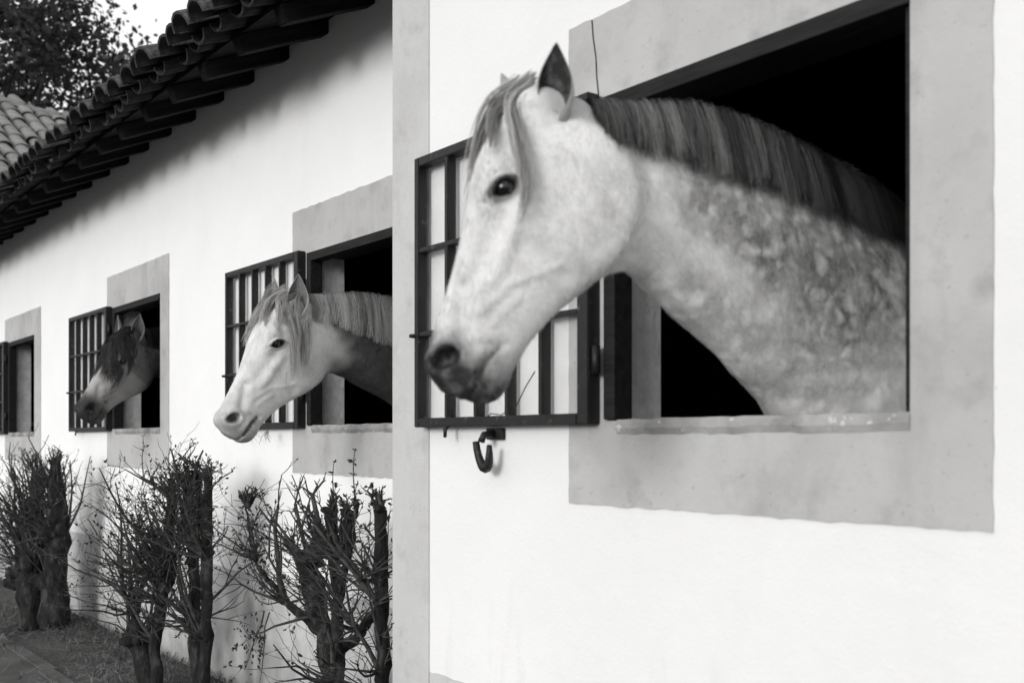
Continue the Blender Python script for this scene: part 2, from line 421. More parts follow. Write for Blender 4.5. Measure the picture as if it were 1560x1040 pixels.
def tiled_slope(roof, origin, along, n, pitch, courses, first_objects, seed, spacing=.165):
    """tiles in columns stepping by `along`; local +Y climbs the slope"""
    r_ = random.Random(seed); al = Vector(along).normalized()
    rot0 = math.atan2(al.y, al.x)
    rest = MB()
    for c_ in range(courses):
        for i in range(n):
            for kind in (0, 1):
                j = lambda a: r_.uniform(-a, a)
                base = Vector(origin) + al * (spacing * (i + (.5 if kind else 0)))
                up = Matrix.Rotation(rot0, 4, 'Z') @ Matrix.Rotation(pitch + j(.035), 4, 'X')
                off = up @ Vector((j(.010), c_ * .34 + j(.032) + (.10 if kind and c_ == 0 else 0), (.052 if kind == 0 else .046) + c_ * .006 + j(.009)))
                m = Matrix.Translation(base + off) @ up @ Matrix.Rotation(j(.07), 4, 'Z') @ Matrix.Rotation(j(.06), 4, 'Y') @ Matrix.Scale(1 + j(.06), 4)
                if c_ < first_objects:
                    o = bpy.data.objects.new('roof_tile', cover_me if kind == 0 else pan_me); C.objects.link(o)
                    o.parent = roof; o.matrix_parent_inverse = world_of(roof).inverted(); o.matrix_basis = m
                else: put(rest, COVER if kind == 0 else PAN, m)
    if rest.v:
        o = rest.build('upper_tiles', M['tile'], roof); o['kind'] = 'stuff'
PT = math.atan(.44)
def eave_roof(parent, x0, x1, wall_y, zb, over, depth, seed, n_obj, rspace):
    """zb: underside of the rafters where they leave the wall"""
    s_ = math.tan(PT); cp = math.cos(PT)
    ye = wall_y - over; ridge = wall_y + depth
    zt = lambda y: zb + (y - wall_y) * s_ + .078
    deck = MB(); b = .022
    yb = [ye + .15 + (ridge - ye - .15) * i / 1 for i in (0, 1)]
    deck.add([(x0, yb[0], zt(yb[0])), (x1, yb[0], zt(yb[0])), (x1, yb[1], zt(yb[1])), (x0, yb[1], zt(yb[1])),
              (x0, yb[0], zt(yb[0]) + b), (x1, yb[0], zt(yb[0]) + b), (x1, yb[1], zt(yb[1]) + b), (x0, yb[1], zt(yb[1]) + b)],
             [(0,3,2,1),(4,5,6,7),(0,1,5,4),(1,2,6,5),(2,3,7,6),(3,0,4,7)])
    y2 = ridge + depth + over; 
    deck.add([(x0, ridge, zt(ridge)), (x1, ridge, zt(ridge)), (x1, y2, zt(ye)), (x0, y2, zt(ye)),
              (x0, ridge, zt(ridge) + b), (x1, ridge, zt(ridge) + b), (x1, y2, zt(ye) + b), (x0, y2, zt(ye) + b)],
             [(0,3,2,1),(4,5,6,7),(0,1,5,4),(1,2,6,5),(2,3,7,6),(3,0,4,7)])
    roof = deck.build('roof', M['rafter'], parent)
    n = int((x1 - x0) / rspace)
    L_ = (over - .155 + .1); rme = box_mesh('rafter', .075, L_ / cp, .074, .004)
    if not rme.materials: rme.materials.append(M['rafter'])
    for i in range(n + 1):
        yc = wall_y + .1 - L_ / 2
        o = bpy.data.objects.new('rafter', rme); C.objects.link(o); o.parent = roof; o.matrix_parent_inverse = world_of(roof).inverted()
        o.matrix_basis = Matrix.Translation((x1 - .12 - rspace * i + rng.uniform(-.012, .012), yc, zb + (yc - wall_y) * s_ + .037 + rng.uniform(-.004, .002))) @ Matrix.Rotation(PT, 4, 'X')
    nt_ = int((x1 - x0) / .165)
    tiled_slope(roof, (x0 + .09, ye - .045, zt(ye - .045) + b), (1, 0, 0), nt_, PT, 10, n_obj, seed)
    return roof
eave_roof(far, -15.6, CORNER - .01, FAR_Y, 3.145, .57, 2.6, 21, 1, .40)
nr = eave_roof(near, CORNER - .25, 3.4, NEAR_Y, 4.02, .5, 2.6, 22, 0, .40)

# taller tiled block beyond the long stable
blk = empty('tiled_block', (-14.5, 2.5, 0), 'taller block with pale clay tiles running down behind the eave', 'building')
MB().box(-15.2, -13.0, .9, 5, 3.3, 4.5).build('wall', M['white_plaster'], blk)
PB = math.atan(.55)
plane = lambda x: 4.55 - .55 * (x + 11.9)
hipx = lambda y: -12.7 + (y - .85) * .525
mb = MB(); d_ = .03
vs_ = [(-10.2, -.25, plane(-10.2) - d_), (-10.2, 5.5, plane(-10.2) - d_), (hipx(5.5), 5.5, plane(hipx(5.5)) - d_), (hipx(-.25), -.25, plane(hipx(-.25)) - d_)]
mb.add(vs_ + [(x, y, z - .04) for x, y, z in vs_], [(0,1,2,3),(7,6,5,4),(0,4,5,1),(1,5,6,2),(2,6,7,3),(3,7,4,0)])
h0, h1 = hipx(-.25), hipx(5.5)
mb.add([(h0, -.25, plane(h0) - d_), (h1, 5.5, plane(h1) - d_), (-16, 5.5, 3.3), (-16, -.25, 3.3)], [(0,1,2,3)])
broof = mb.build('roof', M['rafter'], blk)
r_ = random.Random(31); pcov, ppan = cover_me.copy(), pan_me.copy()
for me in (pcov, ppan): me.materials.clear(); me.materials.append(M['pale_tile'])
BR = Matrix.Rotation(R(90), 4, 'Z') @ Matrix.Rotation(PB, 4, 'X')
for i in range(17):
    y = -.1 + .165 * i
    for kind in (0, 1):
        yy = y + (.0825 if kind else 0); nmax = int((-10.15 - hipx(yy)) / (.34 * math.cos(PB)))
        for c_ in range(nmax + 1):
            j = lambda a: r_.uniform(-a, a)
            x = -10.2 - c_ * .34 * math.cos(PB)
            m = Matrix.Translation((x, yy + j(.008), plane(x) + (.035 if kind == 0 else .03) + c_ * .004 + j(.006))) @ BR @ Matrix.Rotation(j(.05), 4, 'Z') @ Matrix.Rotation(j(.03), 4, 'X')
            o = bpy.data.objects.new('roof_tile', pcov if kind == 0 else ppan); C.objects.link(o)
            o.parent = broof; o.matrix_parent_inverse = world_of(broof).inverted(); o.matrix_basis = m
hd = Vector((.525, 1, -.55 * .525)); hd.normalize()
for i in range(9):
    y = 2.4 - i * .33
    p = Vector((hipx(y), y, plane(hipx(y)) + .06 + r_.uniform(-.01, .012)))
    m = Matrix.Translation(p) @ (-hd).to_track_quat('Y', 'Z').to_matrix().to_4x4() @ Matrix.Rotation(r_.uniform(-.05, .05), 4, 'Z') @ Matrix.Scale(1.25, 4)
    o = bpy.data.objects.new('hip_tile', pcov); C.objects.link(o); o.parent = broof; o.matrix_parent_inverse = world_of(broof).inverted(); o.matrix_basis = m

# ------------------------------------------------------------------ horses
def smin(a, b, k):
    h = np.clip(.5 + .5 * (b - a) / k, 0, 1); return b + (a - b) * h - k * h * (1 - h)
def surface_nets(F, org, hs):
    ins = F < 0; nx, ny, nz = F.shape
    c8 = [ins[i:nx-1+i, j:ny-1+j, k:nz-1+k] for i in (0,1) for j in (0,1) for k in (0,1)]
    cnt = sum(c.astype(np.int8) for c in c8); act = (cnt > 0) & (cnt < 8)
    I = np.argwhere(act); idx = -np.ones(act.shape, np.int32); idx[act] = np.arange(len(I))
    acc = np.zeros((len(I), 3), np.float32); n = np.zeros(len(I), np.float32)
    off = [(i, j, k) for i in (0,1) for j in (0,1) for k in (0,1)]
    for a in off:
        for ax_ in range(3):
            if a[ax_]: continue
            b = list(a); b[ax_] = 1
            fa = F[I[:,0]+a[0], I[:,1]+a[1], I[:,2]+a[2]]; fb = F[I[:,0]+b[0], I[:,1]+b[1], I[:,2]+b[2]]
            m = (fa < 0) != (fb < 0)
            t_ = np.where(m, fa / np.where(m, fa - fb, 1), 0)
            p = np.tile(np.array(a, np.float32), (len(I), 1)); p[:, ax_] = t_
            acc[m] += p[m]; n[m] += 1
    V = (I + acc / n[:, None]) * hs + np.asarray(org)
    Q = []
    for ax_ in range(3):
        sl0 = [slice(None)]*3; sl1 = [slice(None)]*3; sl0[ax_] = slice(0, -1); sl1[ax_] = slice(1, None)
        A = ins[tuple(sl0)]; Bv = ins[tuple(sl1)]; E_ = np.argwhere(A != Bv); u, v = (ax_+1) % 3, (ax_+2) % 3
        sh = F.shape
        E_ = E_[(E_[:,u] > 0) & (E_[:,v] > 0) & (E_[:,u] < sh[u]-1) & (E_[:,v] < sh[v]-1)]
        flip = A[E_[:,0], E_[:,1], E_[:,2]]
        q = []
        for du, dv in ((1,1),(0,1),(0,0),(1,0)):
            c = E_.copy(); c[:,u] -= du; c[:,v] -= dv; q.append(idx[c[:,0], c[:,1], c[:,2]])
        q = np.stack(q, 1); q[~flip] = q[~flip][:, ::-1]; Q.append(q)
    Q = np.concatenate(Q); return V, Q[(Q >= 0).all(1)]
def table(xs, ys, n=241):
    t_ = np.linspace(0, 1, n); v = np.interp(t_, xs, ys); kz = np.hanning(17); kz /= kz.sum()
    return t_, np.convolve(np.pad(v, 8, mode='edge'), kz, 'valid')
aL = [0,.06,.15,.25,.35,.45,.55,.65,.75,.83,.90,.95,.985,1.0]
tT = table(aL, [-.035,-.008,.006,.012,.008,.001,-.002,-.003,-.003,-.003,-.005,-.014,-.034,-.058])
tB = table(aL, [-.13,-.19,-.245,-.268,-.270,-.250,-.224,-.199,-.179,-.168,-.160,-.157,-.148,-.126])
tWt = table(aL, [.05,.072,.088,.096,.090,.075,.064,.058,.056,.058,.062,.060,.048,.030])
tWb = table(aL, [.045,.058,.066,.066,.062,.053,.045,.041,.038,.041,.046,.046,.040,.026])
HL = .555
def seg_d(a, h, pts):
    d = None
    for (a0, h0), (a1, h1) in zip(pts[:-1], pts[1:]):
        va, vh = a1 - a0, h1 - h0; t_ = np.clip(((a - a0) * va + (h - h0) * vh) / (va*va + vh*vh), 0, 1)
        e_ = np.hypot(a - a0 - va * t_, h - h0 - vh * t_); d = e_ if d is None else np.minimum(d, e_)
    return d
def ell(a, h, w_, c, r_, rot=0):
    da, dh, dw = a - c[0], h - c[1], w_ - c[2]
    if rot: cr, sr = math.cos(rot), math.sin(rot); da, dh = da * cr + dh * sr, -da * sr + dh * cr
    return (np.sqrt((da/r_[0])**2 + (dh/r_[1])**2 + (dw/r_[2])**2) - 1) * min(r_)
EYE = (.178, -.052, .082); EYE_R = .0215; ET = .80
EP = lambda u, v: (EYE[0] + u * math.cos(ET) - v * math.sin(ET), EYE[1] + u * math.sin(ET) + v * math.cos(ET))
def head_surface_h(a, w_):
    """height of the top of the head over (a, w)"""
    u = np.clip(a / HL, 0, 1); T = np.interp(u, *tT); B = np.interp(u, *tB); W = np.interp(u, *tWt)
    c_, H_ = (T + B) / 2, (T - B) / 2
    return c_ + H_ * np.clip(1 - np.clip(np.abs(w_) / W, 0, .999)**2.5, 0, 1)**(1/2.5)
def head_field(a, h, w_):
    u = np.clip(a / HL, 0, 1)
    T = np.interp(u, *tT); B = np.interp(u, *tB); Wt = np.interp(u, *tWt); Wb = np.interp(u, *tWb)
    c_, H_ = (T + B) / 2, (T - B) / 2
    n = (h - c_) / H_; s_ = np.clip(n * .5 + .5, 0, 1); s_ = s_ * s_ * (3 - 2 * s_)
    W = Wb + (Wt - Wb) * s_; p = 2.5
    f = ((np.abs(w_ / W)**p + np.abs(n)**p)**(1/p) - 1) * np.minimum(W, H_) * .95
    end = np.maximum(-a - .02, a - HL)
    f = np.where(end > 0, np.sqrt(np.maximum(f, 0)**2 + end**2), f)
    wa = np.abs(w_)
    f = smin(f, ell(a, h, wa, (.150, -.160, .042), (.110, .100, .026)), .05)          # cheek
    f = smin(f, ell(a, h, wa, (.165, -.028, .072), (.050, .026, .026), -.15), .02)      # brow
    f = smin(f, ell(a, h, wa, (.502, -.136, .0), (.036, .026, .036)), .016)             # chin
    f = smin(f, ell(a, h, wa, (.496, -.045, .042), (.044, .036, .024), .45), .012)      # nostril wing
    f = smin(f, ell(a, h, wa, (.030, -.055, .055), (.045, .040, .030)), .02)            # ear root
    gs = lambda d, s: np.exp(-(d / s)**2)
    side = np.clip(wa / .03, 0, 1)
    f -= .006 * gs(seg_d(a, h, [(.215, -.090), (.30, -.088), (.335, -.083)]), .016) * side      # facial crest
    f += .003 * gs(seg_d(a, h, [(.20, -.072), (.26, -.062), (.33, -.050)]), .018) * side
    f += .005 * gs(seg_d(a, h, [(.285, -.20), (.262, -.155), (.262, -.115)]), .020) * side      # front of the cheek muscle
    f -= .0022 * gs(seg_d(a, h, [(.40, -.075), (.33, -.115), (.29, -.17), (.27, -.19)]), .007) * side         # vein
    f -= .002 * gs(seg_d(a, h, [(.41, -.105), (.35, -.135)]), .007) * side
    f += .008 * gs(seg_d(a, h, [(.365, -.035), (.44, -.055)]), .016) * side                     # hollow behind the nostril
    f += .006 * gs(np.hypot(a - .105, h + .030), .022) * side                                   # hollow above the eye
    f += .010 * gs(seg_d(a, h, [(HL + .01, -.104), (.52, -.114), (.478, -.117), (.448, -.130)]), .0045)   # mouth
    f -= .004 * gs(seg_d(a, h, [(.52, -.098), (.47, -.103)]), .009) * side
    f += .004 * gs(seg_d(a, h, [(.452, -.095), (.438, -.140)]), .006) * side
    no = ell(a, h, wa, (.497, -.046, .062), (.031, .0175, .034), .75)
    f = -smin(-f, no, .006)
    lid = ell(a, h, wa, (EYE[0], EYE[1], EYE[2] - .002), (.032, .022, .020), ET); f = smin(f, lid, .010)
    so_ = ell(a, h, wa, (EYE[0] + .001, EYE[1] - .001, EYE[2] + .014), (.0245, .0125, .022), ET)
    f = -smin(-f, so_, .004)
    f += .0032 * gs(seg_d(a, h, [EP(-.034, .012), EP(-.004, .029), EP(.030, .016)]), .0035) * side
    f += .0024 * gs(seg_d(a, h, [EP(-.026, -.018), EP(.004, -.025), EP(.034, -.016)]), .004) * side
    f -= .0040 * gs(seg_d(a, h, [EP(-.028, .004), EP(-.002, .0185), EP(.026, .004)]), .0055) * side
    f += .0030 * gs(seg_d(a, h, [EP(.024, -.003), EP(.042, -.008)]), .0035) * side
    return f
class Spine:
    def __init__(s, st, n=76):
        st = np.array(st, float); m = len(st); P = np.vstack([2*st[0]-st[1], st, 2*st[-1]-st[-2]])
        out = []
        for t_ in np.linspace(0, m - 1 - 1e-6, n):
            i = int(t_); f = t_ - i; p0, p1, p2, p3 = P[i:i+4]
            out.append(.5*((2*p1)+(p2-p0)*f+(2*p0-5*p1+4*p2-p3)*f*f+(3*p1-p0-3*p2+p3)*f**3))
        out = np.array(out); s.c = out[:, :3]; s.dv = out[:, 3]; s.wd = out[:, 4]
        t_ = np.gradient(s.c, axis=0); s.t = t_ / np.linalg.norm(t_, axis=1)[:, None]
        lat = np.cross(np.array([0, 0, 1.]), s.t); lat = lat / np.linalg.norm(lat, axis=1)[:, None]
        s.lat = -lat                                                    # horse faces -Y: its left is +X
        s.lat = np.where((s.lat[:, :1] < 0), -s.lat, s.lat)
        s.d = np.cross(s.t, s.lat); s.d = np.where(s.d[:, 2:] < 0, -s.d, s.d)
        L_ = np.concatenate([[0], np.cumsum(np.linalg.norm(np.diff(s.c, axis=0), axis=1))]); s.s = L_
    def field(s, P):
        best = np.full(len(P), 1e9, np.float32); bi = np.zeros(len(P), np.int32)
        for i in range(0, len(s.c)):
            q = P - s.c[i]; d = np.abs(q @ s.t[i]); dd = (q**2).sum(1)
            m = d * 3 + np.sqrt(dd) * .15
            k_ = m < best; best[k_] = m[k_]; bi[k_] = i
        q = P - s.c[bi]; al = (q * s.t[bi]).sum(1); h = (q * s.d[bi]).sum(1); l = (q * s.lat[bi]).sum(1)
        up = np.clip(h / s.dv[bi], -1, 1)
        wd = s.wd[bi] * (1 - .28 * np.clip(up, 0, 1)**2)                # necks narrow towards the crest
        f = (np.sqrt((h / s.dv[bi])**2 + (l / wd)**2) - 1) * np.minimum(s.dv[bi], wd)
        ends = np.where((bi == 0) | (bi == len(s.c) - 1), np.abs(al), 0)
        return np.where(ends > .01, np.sqrt(np.maximum(f, 0)**2 + ends**2), f)
def capsule(P, a, b, ra, rb):
    a = np.array(a); b = np.array(b); v = b - a; t_ = np.clip(((P - a) @ v) / (v @ v), 0, 1)
    return np.linalg.norm(P - a - t_[:, None] * v, axis=1) - (ra + (rb - ra) * t_)
def trilinear(F, org, hs, P):
    q = (P - np.asarray(org)) / hs; i = np.clip(np.floor(q).astype(int), 0, np.array(F.shape) - 2); f = np.clip(q - i, 0, 1)
    o = 0
    for a in (0, 1):
        for b in (0, 1):
            for c_ in (0, 1):
                wgt = (f[:,0] if a else 1-f[:,0]) * (f[:,1] if b else 1-f[:,1]) * (f[:,2] if c_ else 1-f[:,2])
                o = o + wgt * F[i[:,0]+a, i[:,1]+b, i[:,2]+c_]
    return o
def gridpts(lo, hi, hs):
    n = np.ceil((np.array(hi) - np.array(lo)) / hs).astype(int) + 1
    X = np.stack(np.meshgrid(*[lo[i] + hs * np.arange(n[i]) for i in range(3)], indexing='ij'), -1).astype(np.float32)
    return X, n
def ear_mesh(base, up, face, side, Lg, Rr):
    """curled leaf-shaped ear, opening towards `face`"""
    up = np.array(up, float); up /= np.linalg.norm(up); face = np.array(face, float); face -= up * face.dot(up); face /= np.linalg.norm(face)
    sd_ = np.cross(up, face); nu, nv = 18, 14; V = []; 
    for layer in (0, 1):
        for i in range(nu + 1):
            u = i / nu
            r_ = Rr * (.62 + .66 * math.sin(math.pi * min(1, u * .95 + .10)) - .12 * u) * max(0, 1 - u**3.6) ** .62 + .0012
            half = R(168 - 70 * min(1, u * 1.6)) if u < .6 else R(168 - 67 - 10 * (u - .6))
            half = R(62) * (1 - u) ** 2.2 + R(84)
            rr = r_ - (.0045 if layer else 0) * (1 - .7 * u)
            bend = face * (.022 * math.sin(u * 2.2)) + sd_ * side * (-.010 * u * u * 2)
            for j in range(nv + 1):
                a = -half + 2 * half * j / nv
                V.append(np.array(base) + up * (Lg * u) + bend + (-face * math.cos(a) * rr * .85 + sd_ * math.sin(a) * rr) + face * r_ * .15)
    m = nv + 1; N1 = (nu + 1) * m; F_ = []
    for i in range(nu):
        for j in range(nv):
            a = i*m + j
            F_.append((a, a+1, a+m+1, a+m)); F_.append((N1+a, N1+a+m, N1+a+m+1, N1+a+1))
        F_.append((i*m, i*m+m, N1+i*m+m, N1+i*m)); F_.append((i*m+nv, N1+i*m+nv, N1+i*m+m+nv, i*m+m+nv))
    inner = np.zeros(len(V)); inner[N1:] = 1
    return np.array(V), np.array(F_), inner
def ribbons(name, strands, mat, parent):
    """strands: (points Nx3, normals Nx3, width, tone)"""
    V = []; F_ = []; T_ = []
    for P, N, wd, tone in strands:
        P = np.asarray(P); n = len(P); t_ = np.gradient(P, axis=0); t_ /= np.linalg.norm(t_, axis=1)[:, None] + 1e-9
        s_ = np.cross(t_, N); s_ /= np.linalg.norm(s_, axis=1)[:, None] + 1e-9
        u = np.linspace(0, 1, n)[:, None]; ww = wd * (1 - .75 * u**2.2)
        b = len(V) * 1; base = sum(len(x) for x in V) if False else ribbons.c
        V.append(P - s_ * ww / 2); V.append(P + s_ * ww / 2)
        for i in range(n - 1): F_.append((base + i, base + n + i, base + n + i + 1, base + i + 1))
        T_ += [tone] * (2 * n); ribbons.c += 2 * n
    me = np_mesh(name, np.concatenate(V), np.array(F_), True)
    at = me.attributes.new('tone', 'FLOAT', 'POINT'); at.data.foreach_set('value', np.array(T_, np.float32))
    ribbons.c = 0
    o = link(name, me, mat, parent); return o
ribbons.c = 0
def hair_mat(name, lo, mid, hi, rough=.5):
    k = Mat(name, rough, .3); a = k.attr('tone'); k.col(k.ramp(a.outputs['Fac'], [(0, lo), (.5, mid), (1, hi)])); return k.m
def coat_mat(name, light, grey, skin, under, dscale, floor=0.):
    k = Mat(name, .85, .10); a = k.attr('coat'); sp = k.n('ShaderNodeSeparateColor'); k.l(a.outputs['Color'], sp.inputs[0])
    dn = k.n('ShaderNodeTexNoise'); dn.inputs['Scale'].default_value = 14; dn.inputs['Detail'].default_value = 3; k.l(k.co, dn.inputs['Vector'])
    vm = k.n('ShaderNodeVectorMath', operation='MULTIPLY_ADD'); k.l(dn.outputs['Color'], vm.inputs[0]); vm.inputs[1].default_value = (.09,)*3; k.l(k.co, vm.inputs[2])
    vo = k.n('ShaderNodeTexVoronoi', feature='SMOOTH_F1'); vo.inputs['Scale'].default_value = dscale; vo.inputs['Smoothness'].default_value = .35; k.l(vm.outputs[0], vo.inputs['Vector'])
    net = k.step(k.math('ADD', vo.outputs['Distance'], k.math('MULTIPLY', k.noise(16, 4, .6), .75)), .30, .92)
    patch = k.step(k.noise(8, 5, .65), .34, .62)
    fine = k.step(k.noise(60, 5, .7), .3, .7, .72, 1.0)
    dap = k.math('MULTIPLY', k.math('ADD', k.math('MULTIPLY', net, .78), .14), k.math('MULTIPLY', k.math('ADD', k.math('MULTIPLY', patch, .45), .55), fine))
    dap = k.math('MAXIMUM', k.math('MULTIPLY', dap, 1.25), floor)
    gtone = k.mix(k.step(k.math('ADD', k.noise(24, 6, .7), k.math('MULTIPLY', k.noise(170, 3, .6, (1, 1, .25)), .5)), .55, .95), grey * .62, grey * 1.55)
    hairs = k.noise(180, 3, .6, (1, 1, .25))
    lt = k.mix(k.step(hairs, .3, .7, 0, .10), light, light * .6)
    soft = k.mix(k.math('MULTIPLY', k.step(k.noise(11, 6, .65), .42, .75), .30), lt, grey)
    cl = k.n('ShaderNodeMath', operation='MULTIPLY', use_clamp=True); k.l(sp.outputs[1], cl.inputs[0]); k.l(dap, cl.inputs[1])
    c1 = k.mix(cl.outputs[0], soft, gtone)
    c2 = k.mix(k.math('MULTIPLY', sp.outputs[2], 1.0), c1, under)
    sk = k.n('ShaderNodeMath', operation='MULTIPLY', use_clamp=True); k.l(sp.outputs[0], sk.inputs[0]); k.l(k.step(k.noise(45, 4), .25, .6, .82, 1.05), sk.inputs[1])
    k.col(k.mix(sk.outputs[0], c2, skin))
    k.bump(k.math('ADD', hairs, k.math('MULTIPLY', k.noise(26, 4), .5)), .18, .004); return k.m

def sm(x, a, b): 
    t_ = np.clip((x - a) / (b - a), 0, 1); return t_ * t_ * (3 - 2 * t_)
whisk = hair_mat('whisker_hair', .01, .12, .4)
def make_horse(O, yaw, pitch, roll, S, neck, body, cut_y, mat, coat_fn, ears, label, hair, n_fur=30000):
    O = np.array(O, float); f = np.array([-math.sin(yaw), -math.cos(yaw), 0]); zz = np.array([0, 0, 1.])
    A = f * math.cos(pitch) - zz * math.sin(pitch); Hd = f * math.sin(pitch) + zz * math.cos(pitch); Wd = np.cross(zz, f)
    if roll:
        cr, sr = math.cos(roll), math.sin(roll); Hd, Wd = Hd * cr + Wd * sr, Wd * cr - Hd * sr
    tol = lambda P: (((P - O) @ A) / S, ((P - O) @ Hd) / S, ((P - O) @ Wd) / S)
    tow = lambda a, h, w_: O + S * (np.multiply.outer(a, A) + np.multiply.outer(h, Hd) + np.multiply.outer(w_, Wd))
    sp = Spine(list(neck) + list(body))
    # coarse field of neck, trunk and legs
    bx = np.array(body)[:, 0].mean(); y0b = body[0][1]; y1b = body[-1][1]
    lo = (min(bx - .42, O[0] - .45), O[1] - .75, -.02); hi = (max(bx + .42, O[0] + .45), y1b + .3, O[2] + .35); hc = .03
    G, n = gridpts(lo, hi, hc); P = G.reshape(-1, 3)
    Fc = sp.field(P)
    for sx in (-1, 1):
        fx = bx + sx * .13; fy = y0b + .12
        for a, b, ra, rb in (((fx, fy, 1.15), (fx, fy - .03, .78), .13, .085), ((fx, fy - .03, .78), (fx, fy - .02, .50), .085, .058), ((fx, fy - .02, .5), (fx, fy, .14), .05, .048), ((fx, fy, .14), (fx, fy - .07, .035), .052, .068)):
            Fc = smin(Fc, capsule(P, a, b, ra, rb), .05)
        hx = bx + sx * .14; hy = y1b - .25
        for a, b, ra, rb in (((hx, hy, 1.15), (hx, hy - .12, .85), .17, .11), ((hx, hy - .12, .85), (hx, hy + .13, .55), .10, .06), ((hx, hy + .13, .55), (hx, hy + .08, .15), .052, .05), ((hx, hy + .08, .15), (hx, hy + .01, .035), .052, .068)):
            Fc = smin(Fc, capsule(P, a, b, ra, rb), .05)
    Fc = smin(Fc, capsule(P, (bx, y1b + .12, 1.4), (bx, y1b + .2, .75), .06, .09), .05)
    Fc = Fc.reshape(tuple(n)).astype(np.float32)
    # fine field of head and front neck
    hs = .0058
    ends = np.array([O, O + A * HL * S, O - Hd * .3 * S, O + A * .5 - Hd * .15] + [c for c, yv in zip(sp.c, sp.c[:, 1]) if yv < cut_y])
    mxd = max([d for d, yv in zip(sp.dv, sp.c[:, 1]) if yv < cut_y + .2])
    lo2 = ends.min(0) - .13; hi2 = ends.max(0) + .13
    lo2[2] = max(1.0, min(lo2[2], 1.22)); hi2[2] = O[2] + .16; lo2[0] = min(lo2[0], bx - .26); hi2[0] = max(hi2[0], bx + .26); hi2[1] = cut_y
    G2, n2 = gridpts(lo2, hi2, hs); P2 = G2.reshape(-1, 3)
    Fn = trilinear(Fc, lo, hc, P2)
    a, h, w_ = tol(P2)
    near_ = (a > -.34) & (a < HL + .12) & (np.abs(w_) < .3) & (h > -.55) & (h < .2)
    Fh = np.full(len(P2), .2, np.float32); Fh[near_] = head_field(a[near_], h[near_], w_[near_]) * S
    F2 = smin(Fn, Fh, .042)
    V, Q = surface_nets(F2.reshape(tuple(n2)), lo2, hs)
    # drop the strip left by the grid bottom under sill level, add the coarse rear
    js = int((cut_y - .03 - lo[1]) / hc)
    V3, Q3 = surface_nets(Fc[:, js:, :], (lo[0], lo[1] + js * hc, lo[2]), hc)
    fin = [V, V3]; fq = [Q, Q3 + len(V)]
    inner = [np.zeros(len(V) + len(V3))]; tot = len(V) + len(V3); isear = [np.zeros(tot)]
    for (ba, upv, fcv, sd_, Lg, Rr) in ears:
        b_ = tow(*[np.float64(x) for x in ba]); u_ = A * upv[0] + Hd * upv[1] + Wd * upv[2]; c_ = A * fcv[0] + Hd * fcv[1] + Wd * fcv[2]
        ev, ef, ein = ear_mesh(b_, u_, c_, sd_, Lg * S, Rr * S)
        fin.append(ev); fq.append(ef + tot); tot += len(ev); inner.append(ein); isear.append(np.ones(len(ev)))
    V = np.concatenate(fin); Q = np.concatenate(fq); inner = np.concatenate(inner); isear = np.concatenate(isear)
    me = np_mesh('horse', V, Q, True)
    a, h, w_ = tol(V)
    hf = 1 - sm(np.abs(np.where((a > -.05) & (h > -.30), 0, 1)), .5, .6)
    bi = np.array([np.argmin(((sp.c - p)**2).sum(1)) for p in V[::1]]) if len(V) < 5 else None
    col = np.zeros((len(V), 4), np.float32); col[:, 3] = 1
    # nearest spine sample (chunked)
    bi = np.zeros(len(V), int)
    for s0 in range(0, len(V), 20000):
        d = ((V[s0:s0+20000, None, :] - sp.c[None])**2).sum(2); bi[s0:s0+20000] = d.argmin(1)
    q = V - sp.c[bi]; nh = (q * sp.d[bi]).sum(1) / sp.dv[bi]; nl = (q * sp.lat[bi]).sum(1) / sp.wd[bi]
    coat_fn(col, V, a, h, w_, nh, nl, sp.s[bi], inner, isear)
    at = me.color_attributes.new('coat', 'FLOAT_COLOR', 'POINT'); at.data.foreach_set('color', np.clip(col, 0, 1).ravel())
    nf = len(fin[0]); nor = np.zeros(len(me.vertices) * 3, np.float32); me.vertices.foreach_get('normal', nor); nor = nor.reshape(-1, 3)[:nf]
    horse = link('horse', me, mat); tag(horse, label, 'horse', 'horses looking out of the stable windows')
    ev = bmesh.new(); bmesh.ops.create_uvsphere(ev, u_segments=24, v_segments=16, radius=EYE_R * S * .97); eme = bpy.data.meshes.new('eye'); ev.to_mesh(eme); ev.free()
    for p in eme.polygons: p.use_smooth = True
    for sd_ in (1, -1):
        c_ = tow(np.float64(EYE[0]), np.float64(EYE[1]), np.float64(sd_ * (EYE[2] - .0045)))
        o = link('eye', eme, M['eye'], horse, loc=tuple(c_))
    # short coat hair over the visible head and neck
    eyed = np.hypot(a[:nf] - EYE[0], h[:nf] - EYE[1]); ok = (a[:nf] < .50) & ~((eyed < .026) & (np.abs(w_[:nf]) > .05)) & (np.hypot(a[:nf] - .497, h[:nf] + .046) > .03) & (nh[:nf] < .8)
    pick = nrg.choice(np.flatnonzero(ok), min(n_fur, int(ok.sum()) * 2), replace=True)
    N_ = nor[pick]; onhead = (a[pick] > .02) & (a[pick] < HL) & (h[pick] > -.3) & (h[pick] < .1)
    flow = np.where(onhead[:, None], A * .8 - Hd * .5, sp.t[bi[pick]] * .5 + np.array([0, 0, -.7])) + nrg.normal(0, .22, (len(pick), 3))
    flow -= N_ * (flow * N_).sum(1)[:, None]; flow /= np.linalg.norm(flow, axis=1)[:, None] + 1e-9
    Lh = nrg.uniform(.006, .013, (len(pick), 1)) * S; sdv = np.cross(flow, N_); p0 = V[pick] + nrg.normal(0, .0025, (len(pick), 3)); p0 -= N_ * ((p0 - V[pick]) * N_).sum(1)[:, None] + N_ * .0008
    dirn = flow * .95 + N_ * nrg.uniform(.10, .34, (len(pick), 1)); wh = nrg.uniform(.0005, .0010, (len(pick), 1))
